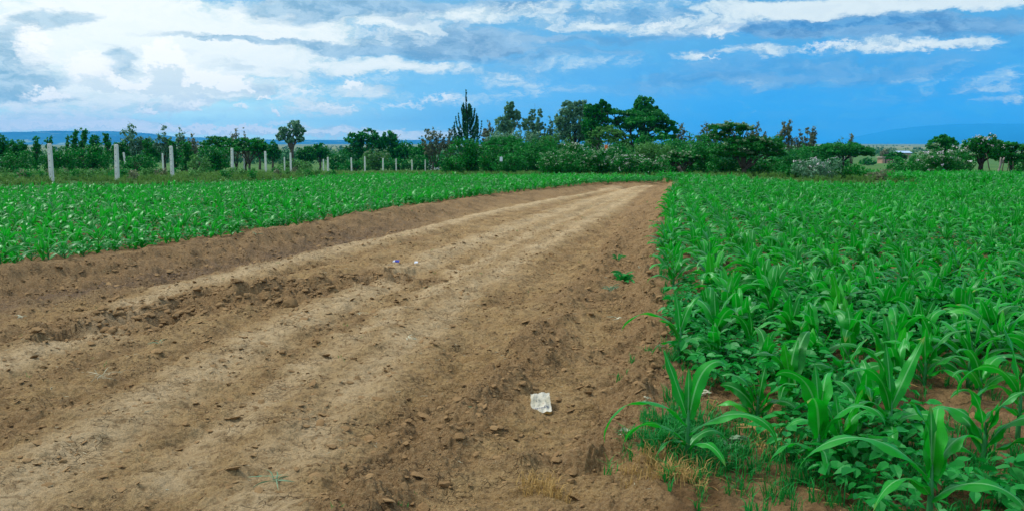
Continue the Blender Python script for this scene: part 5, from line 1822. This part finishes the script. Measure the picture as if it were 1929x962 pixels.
# ------------------------------------------------------------------ hills
def ridge(name, pts, Y, depth, mat, base=-20, amp=2.0, seed=1):
    px = np.array([p[0] for p in pts], float); py = np.array([p[1] for p in pts], float)
    n, m = 260, 18
    xs = np.linspace(px[0], px[-1], n); tops = np.interp(xs, px, py)
    V = []
    for j in range(m):
        f = j / (m - 1)
        prof = math.sin(PI * f) ** .6 if 0 < f < 1 else 0
        for i in range(n):
            p = at(xs[i], tops[i], Y)
            y = Y + (f - .5) * depth
            e = max(0, min(1, min(i, n - 1 - i) / 12))
            z = base + (p[2] - base) * prof * (e * e * (3 - 2 * e))
            V.append((p[0] + fbm(np.array([i * .1]), np.array([j * .7]), 2, seed)[0] * 30, y, z + amp * prof * fbm(np.array([i * .13]), np.array([j * .9]), 3, seed + 4)[0]))
    idx = np.arange(n * m).reshape(m, n)
    q = np.stack([idx[:-1, :-1], idx[:-1, 1:], idx[1:, 1:], idx[1:, :-1]], -1).reshape(-1, 4)
    me = np_mesh(name, V, q, None, None, True, [mat])
    o = link(name, me); tag(o, kind='structure'); return o


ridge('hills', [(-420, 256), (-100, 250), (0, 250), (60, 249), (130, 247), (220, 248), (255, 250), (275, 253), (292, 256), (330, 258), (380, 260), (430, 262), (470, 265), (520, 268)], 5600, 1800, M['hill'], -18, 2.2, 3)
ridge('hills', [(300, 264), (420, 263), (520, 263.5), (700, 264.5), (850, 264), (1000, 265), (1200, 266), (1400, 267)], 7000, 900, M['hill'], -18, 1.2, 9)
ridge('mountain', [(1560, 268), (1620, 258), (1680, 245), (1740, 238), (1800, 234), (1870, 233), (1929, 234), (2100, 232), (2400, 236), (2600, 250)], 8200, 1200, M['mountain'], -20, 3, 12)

# ------------------------------------------------------------------ haze
mh, nt = new_mat('haze')
b = NB(nt)
v = b.n('ShaderNodeVolumePrincipled')
v.inputs['Color'].default_value = (.06, .46, 1.0, 1)
v.inputs['Density'].default_value = 1.05e-4
v.inputs['Anisotropy'].default_value = 0.0
b.out(None, v.outputs[0])
bm = bmesh.new(); box_bm(bm, (0, 0, 95), (18800, 18800, 260)); me = bpy.data.meshes.new('haze'); bm.to_mesh(me); bm.free(); me.materials.append(mh)
hz = link('haze', me); tag(hz, 'pale blue air over the plain', kind='stuff')

# ------------------------------------------------------------------ sun, sky
SUN_AZ, SUN_EL = math.radians(-66), math.radians(54)      # azimuth from forward (+y) toward +x
sd = bpy.data.lights.new('sun', 'SUN'); sun = bpy.data.objects.new('sun', sd); COL.objects.link(sun)
sd.energy = 2.1; sd.angle = math.radians(12); sd.color = (1, .95, .87)
dv = Vector((math.sin(SUN_AZ) * math.cos(SUN_EL), math.cos(SUN_AZ) * math.cos(SUN_EL), math.sin(SUN_EL)))
sun.rotation_euler = dv.to_track_quat('Z', 'Y').to_euler()

world = bpy.data.worlds.new('World'); SC.world = world; world.use_nodes = True
nt = world.node_tree; nt.nodes.clear(); b = NB(nt)
sky = b.n('ShaderNodeTexSky'); sky.sky_type = 'NISHITA'; sky.sun_disc = False; sky.sun_elevation = SUN_EL; sky.sun_rotation = SUN_AZ
sky.air_density = 1.2; sky.dust_density = .6; sky.ozone_density = 3.0
dirn = b.n('ShaderNodeTexCoord').outputs['Generated']
sep = b.n('ShaderNodeSeparateXYZ'); nt.links.new(dirn, sep.inputs[0])
X_, Y_, Z_ = sep.outputs
A_ = b.math('MULTIPLY', b.math('ARCTAN2', X_, Y_), FPX)
E_ = b.math('MULTIPLY', b.math('ARCSINE', Z_), FPX)
cmb = b.n('ShaderNodeCombineXYZ'); nt.links.new(A_, cmb.inputs[0]); nt.links.new(E_, cmb.inputs[1])
P0 = cmb.outputs[0]


def sk(px, py):
    r_ = ray(px, py); r_ = r_ / np.linalg.norm(r_)
    return math.atan2(r_[0], r_[1]) * FPX, math.asin(r_[2]) * FPX


def noisev(vec, sx, sy, off, detail=6, rough=.55):
    vv = b.vm('MULTIPLY', vec, (1 / sx, 1 / sy, 1)); vv = b.vm('ADD', vv, off)
    m = b.n('ShaderNodeTexNoise'); b.put(m.inputs['Vector'], vv); m.inputs['Scale'].default_value = 1.0
    m.inputs['Detail'].default_value = detail; m.inputs['Roughness'].default_value = rough
    return m


w1 = noisev(P0, 190, 60, (3, 1, 0), 5, .6)
wv_ = b.vm('MULTIPLY', b.vm('SUBTRACT', w1.outputs['Color'], (.5, .5, .5)), (150, 46, 0))
w2 = noisev(P0, 50, 24, (8, 4, 2), 6, .7)
wv2 = b.vm('MULTIPLY', b.vm('SUBTRACT', w2.outputs['Color'], (.5, .5, .5)), (60, 34, 0))
PW = b.vm('ADD', b.vm('ADD', P0, wv_), wv2)


def blobs(lst, vec):
    acc = None
    for (px, py, rx, ry, s_) in lst:
        a0, e0 = sk(px, py)
        d = b.vm('MULTIPLY', b.vm('SUBTRACT', vec, (a0, e0, 0)), (1 / rx, 1 / ry, 0))
        q = b.math('SUBTRACT', 1.0, b.vm('DOT_PRODUCT', d, d), clamp=True)
        acc = b.math('MULTIPLY', q, s_) if acc is None else b.math('MULTIPLY_ADD', q, s_, acc)
    return acc


WHITE = [(60, 20, 300, 100, 1.1), (330, 60, 320, 80, 1.2), (250, 120, 330, 80, 1.1), (620, 55, 240, 44, .8), (110, 200, 240, 50, .9), (330, 130, 90, 60, 1.4), (400, 160, 100, 26, 1.3), (310, 170, 60, 20, 1.),
         (560, 118, 280, 24, .9), (760, 126, 190, 17, .85), (640, 165, 160, 36, .7), (590, 205, 140, 20, .7), (350, 195, 60, 18, .7), (210, 155, 60, 24, .9), (180, 243, 300, 16, 1.1), (560, 250, 320, 13, 1.2), (780, 252, 160, 9, .9), (860, 190, 140, 16, .5), (100, 232, 160, 14, .6),
         (800, 35, 170, 24, .8), (960, 25, 150, 20, .7), (1090, 46, 100, 18, .9), (1250, 50, 160, 22, 1.), (1370, 60, 60, 16, .9), (1310, 104, 60, 10, .8), (1430, 98, 80, 12, .85), (1650, 90, 150, 16, 1.), (1800, 86, 90, 13, .8), (1850, 74, 60, 8, .6),
         (1640, 8, 340, 24, 1.4), (1500, 22, 220, 22, .8), (1200, 8, 240, 20, .6), (1910, 190, 60, 8, .6), (1880, 150, 170, 34, .40), (1000, 160, 120, 44, .35), (1900, 0, 180, 16, .8), (1120, 120, 160, 20, .3), (930, 150, 120, 20, .4)]
SHADE = [(150, 180, 90, 10, .5), (280, 205, 120, 9, .5), (400, 190, 60, 8, .5), (300, 100, 120, 12, .35), (150, 65, 60, 12, .35), (430, 40, 90, 12, .3), (520, 130, 110, 9, .45), (90, 215, 100, 8, .4), (660, 195, 100, 9, .4), (240, 170, 30, 14, .5), (15, 90, 70, 70, 1.), (40, 150, 110, 34, 1.), (30, 185, 120, 14, .7), (105, 32, 80, 20, .9), (205, 105, 40, 34, .7), (190, 140, 34, 18, .7), (330, 158, 70, 10, .8), (250, 130, 26, 30, .45), (470, 14, 60, 14, .5),
         (380, 72, 160, 9, .8), (560, 82, 200, 10, .9), (720, 98, 240, 11, 1.), (900, 108, 240, 12, .9), (1080, 92, 160, 10, .6), (560, 28, 110, 26, .7), (700, 18, 200, 26, .85), (850, 45, 160, 14, .5), (420, 120, 60, 14, .5), (480, 165, 70, 18, .6),
         (600, 150, 90, 10, .5), (760, 160, 120, 12, .5), (1220, 70, 130, 7, .5), (60, 225, 120, 8, .35), (1500, 52, 300, 12, .7), (1700, 40, 260, 12, .5)]
CUM = [(60, 238, 90, 8, .5), (200, 236, 110, 9, .6), (330, 243, 90, 8, .6), (450, 246, 110, 10, .8), (600, 250, 110, 9, .9), (720, 255, 90, 7, .7), (540, 232, 50, 6, .4), (310, 115, 42, 42, 1.), (330, 150, 62, 36, 1.), (400, 158, 60, 24, 1.), (450, 164, 34, 16, .9), (285, 165, 40, 18, .8), (350, 195, 34, 14, .8), (278, 212, 18, 9, .8), (212, 158, 38, 20, .9), (90, 182, 46, 16, .8), (170, 130, 50, 40, .7), (60, 90, 36, 50, .6),
       (670, 160, 26, 16, .7), (520, 210, 10, 6, .9), (495, 184, 22, 5, .7), (450, 200, 14, 6, .6), (620, 205, 70, 10, .5), (760, 198, 60, 9, .45), (1330, 104, 30, 7, .5), (1560, 88, 60, 9, .5), (1700, 86, 80, 11, .5), (1240, 50, 50, 12, .45), (1350, 60, 36, 14, .45), (560, 178, 60, 18, .4), (830, 185, 60, 8, .4)]
GREY = [(1500, 130, 420, 34, .45), (1250, 165, 300, 26, .35), (1750, 170, 300, 40, .30), (1050, 205, 220, 24, .25), (20, 110, 80, 90, 1.), (60, 170, 80, 30, .8), (110, 30, 90, 26, .8), (190, 110, 50, 40, .5), (330, 155, 60, 12, .8), (560, 30, 160, 34, .8), (700, 15, 220, 28, .9), (480, 72, 240, 12, .9), (700, 92, 330, 14, 1.), (560, 88, 150, 10, .9),
        (850, 75, 240, 30, .8), (960, 15, 160, 20, .7), (1200, 28, 190, 14, .5), (1150, 75, 220, 12, .5), (1500, 45, 330, 26, .8), (1720, 55, 300, 24, .8), (850, 60, 100, 22, .5), (960, 130, 200, 30, .35), (1100, 100, 150, 14, .4), (250, 205, 200, 14, .4), (430, 180, 200, 16, .4)]
Wf = blobs(WHITE, PW); Gf = blobs(GREY, PW); Sf = blobs(SHADE, PW)
nA = noisev(PW, 230, 60, (1, 7, 0), 6, .6).outputs[0]
nB = noisev(PW, 100, 34, (5, 2, 1), 6, .6).outputs[0]
nC = noisev(PW, 34, 22, (2, 9, 1), 5, .6).outputs[0]
nD = noisev(PW, 16, 11, (7, 3, 5), 5, .65).outputs[0]
az01 = b.smooth(A_, -800., 560.)
el01 = b.smooth(E_, 0., 270.)
base = b.mix(az01, (.36, .78, .95), (.001, .37, .92))
basetop = b.mix(az01, (.24, .50, .74), (.10, .36, .62))
base = b.mix(el01, base, basetop)
base = b.mix(b.smooth(nA, .42, .70, 0, .5), base, b.mix(az01, (.22, .55, .80), (.09, .40, .80)))
base = b.mix(b.smooth(b.math('ADD', A_, b.math('MULTIPLY', E_, 3.0)), 100., -500., 0, .75), base, (.80, 1.15, 1.10))
base = b.mix(b.smooth(nB, .46, .28, 0, .35), base, b.mix(az01, (.14, .44, .70), (.012, .27, .76)))
base = b.mix(b.smooth(nC, .50, .68, 0, .35), base, b.mix(az01, (.45, .72, .86), (.07, .44, .80)))
nish = b.mix(1.0, sky.outputs[0], (.10, .10, .10), 'MULTIPLY')
base = b.mix(.05, base, nish)
gcol = b.mix(az01, (.27, .45, .57), (.075, .22, .46))
gcol = b.mix(b.smooth(nB, .38, .62), gcol, b.mix(az01, (.50, .67, .76), (.20, .40, .64)))
gcol = b.mix(b.smooth(nC, .45, .65, 0, .5), gcol, b.mix(az01, (.66, .78, .84), (.30, .50, .70)))
gamt = b.smooth(b.math('ADD', Gf, b.math('MULTIPLY', b.math('SUBTRACT', nB, .5), .9)), .12, .75, 0, .9)
c = b.mix(gamt, base, gcol)
wsh = b.smooth(b.math('ADD', b.math('MULTIPLY', nC, .6), b.math('MULTIPLY', nD, .4)), .42, .56)
wdk = b.mix(az01, (.64, .81, .82), (.32, .50, .66))
wbr = b.mix(az01, (.86, .92, .90), (.58, .73, .80))
wcol = b.mix(wsh, wdk, wbr)
wsum = b.math('ADD', Wf, b.math('ADD', b.math('MULTIPLY', b.math('SUBTRACT', nB, .5), 1.3), b.math('ADD', b.math('MULTIPLY', b.math('SUBTRACT', nC, .5), 1.0), b.math('MULTIPLY', b.math('SUBTRACT', nD, .5), .5))))
wcol = b.mix(b.smooth(wsum, .5, 1.5, 0, .85), wcol, b.mix(az01, (1.0, 1.02, .97), (.78, .86, .86)))
wamt = b.smooth(wsum, .16, .95, 0, .93)
c = b.mix(wamt, c, wcol)
ssum = b.math('ADD', Sf, b.math('ADD', b.math('MULTIPLY', b.math('SUBTRACT', nB, .5), 1.1), b.math('MULTIPLY', b.math('SUBTRACT', nC, .5), .7)))
scol = b.mix(b.smooth(nC, .36, .62), b.mix(az01, (.24, .44, .58), (.05, .23, .52)), b.mix(az01, (.48, .66, .76), (.13, .36, .64)))
c = b.mix(b.smooth(ssum, .26, .95, 0, .85), c, scol)
PW3 = b.vm('ADD', P0, b.vm('ADD', b.vm('MULTIPLY', wv2, (.9, 1.0, 0)), b.vm('MULTIPLY', b.vm('SUBTRACT', noisev(P0, 17, 13, (2, 6, 1), 5, .65).outputs['Color'], (.5, .5, .5)), (52, 40, 0))))
Cf = blobs(CUM, PW3)
camt = b.smooth(b.math('ADD', Cf, b.math('MULTIPLY', b.math('SUBTRACT', nD, .5), .9)), .10, .62, 0, .9)
clow = blobs([(px, py + ry * .75, rx, ry * .6, s_) for px, py, rx, ry, s_ in CUM], PW3)
ccol = b.mix(b.smooth(b.math('ADD', clow, b.math('MULTIPLY', nD, .5)), .35, .95, 0, .7), b.mix(az01, (1.06, 1.05, 1.0), (.80, .87, .87)), b.mix(az01, (.58, .73, .78), (.40, .58, .72)))
c = b.mix(camt, c, ccol)
# above the part of the sky the picture shows: broken overcast, brighter towards the sun
hi = noisev(dirn, .5, .5, (4, 4, 4), 6, .6).outputs[0]
hcol = b.mix(b.smooth(hi, .42, .60), (.30, .47, .68), (.85, .88, .90))
sdv = b.vm('DOT_PRODUCT', dirn, tuple(dv))
glow = b.math('POWER', b.math('MAXIMUM', sdv, 0.0), 5.0)
hcol = b.mix(b.math('MULTIPLY', glow, .8), hcol, (1.9, 1.85, 1.75))
c = b.mix(b.smooth(E_, 255., 420.), c, hcol)
c = b.mix(b.smooth(Z_, 0.0, -.02), c, (.10, .12, .08))
bg = b.n('ShaderNodeBackground'); nt.links.new(c, bg.inputs[0]); bg.inputs[1].default_value = 1.0
wo = b.n('ShaderNodeOutputWorld'); nt.links.new(bg.outputs[0], wo.inputs[0])

# ------------------------------------------------------------------ render settings
vs = SC.view_settings
vs.view_transform = 'Standard'; vs.look = 'None'; vs.gamma = 1; vs.exposure = 0.22; vs.use_curve_mapping = False
SC.cycles.use_denoising = True
SC.cycles.volume_bounces = 1
SC.cycles.max_bounces = 5
SC.cycles.transparent_max_bounces = 4
print('objects', len(bpy.data.objects))
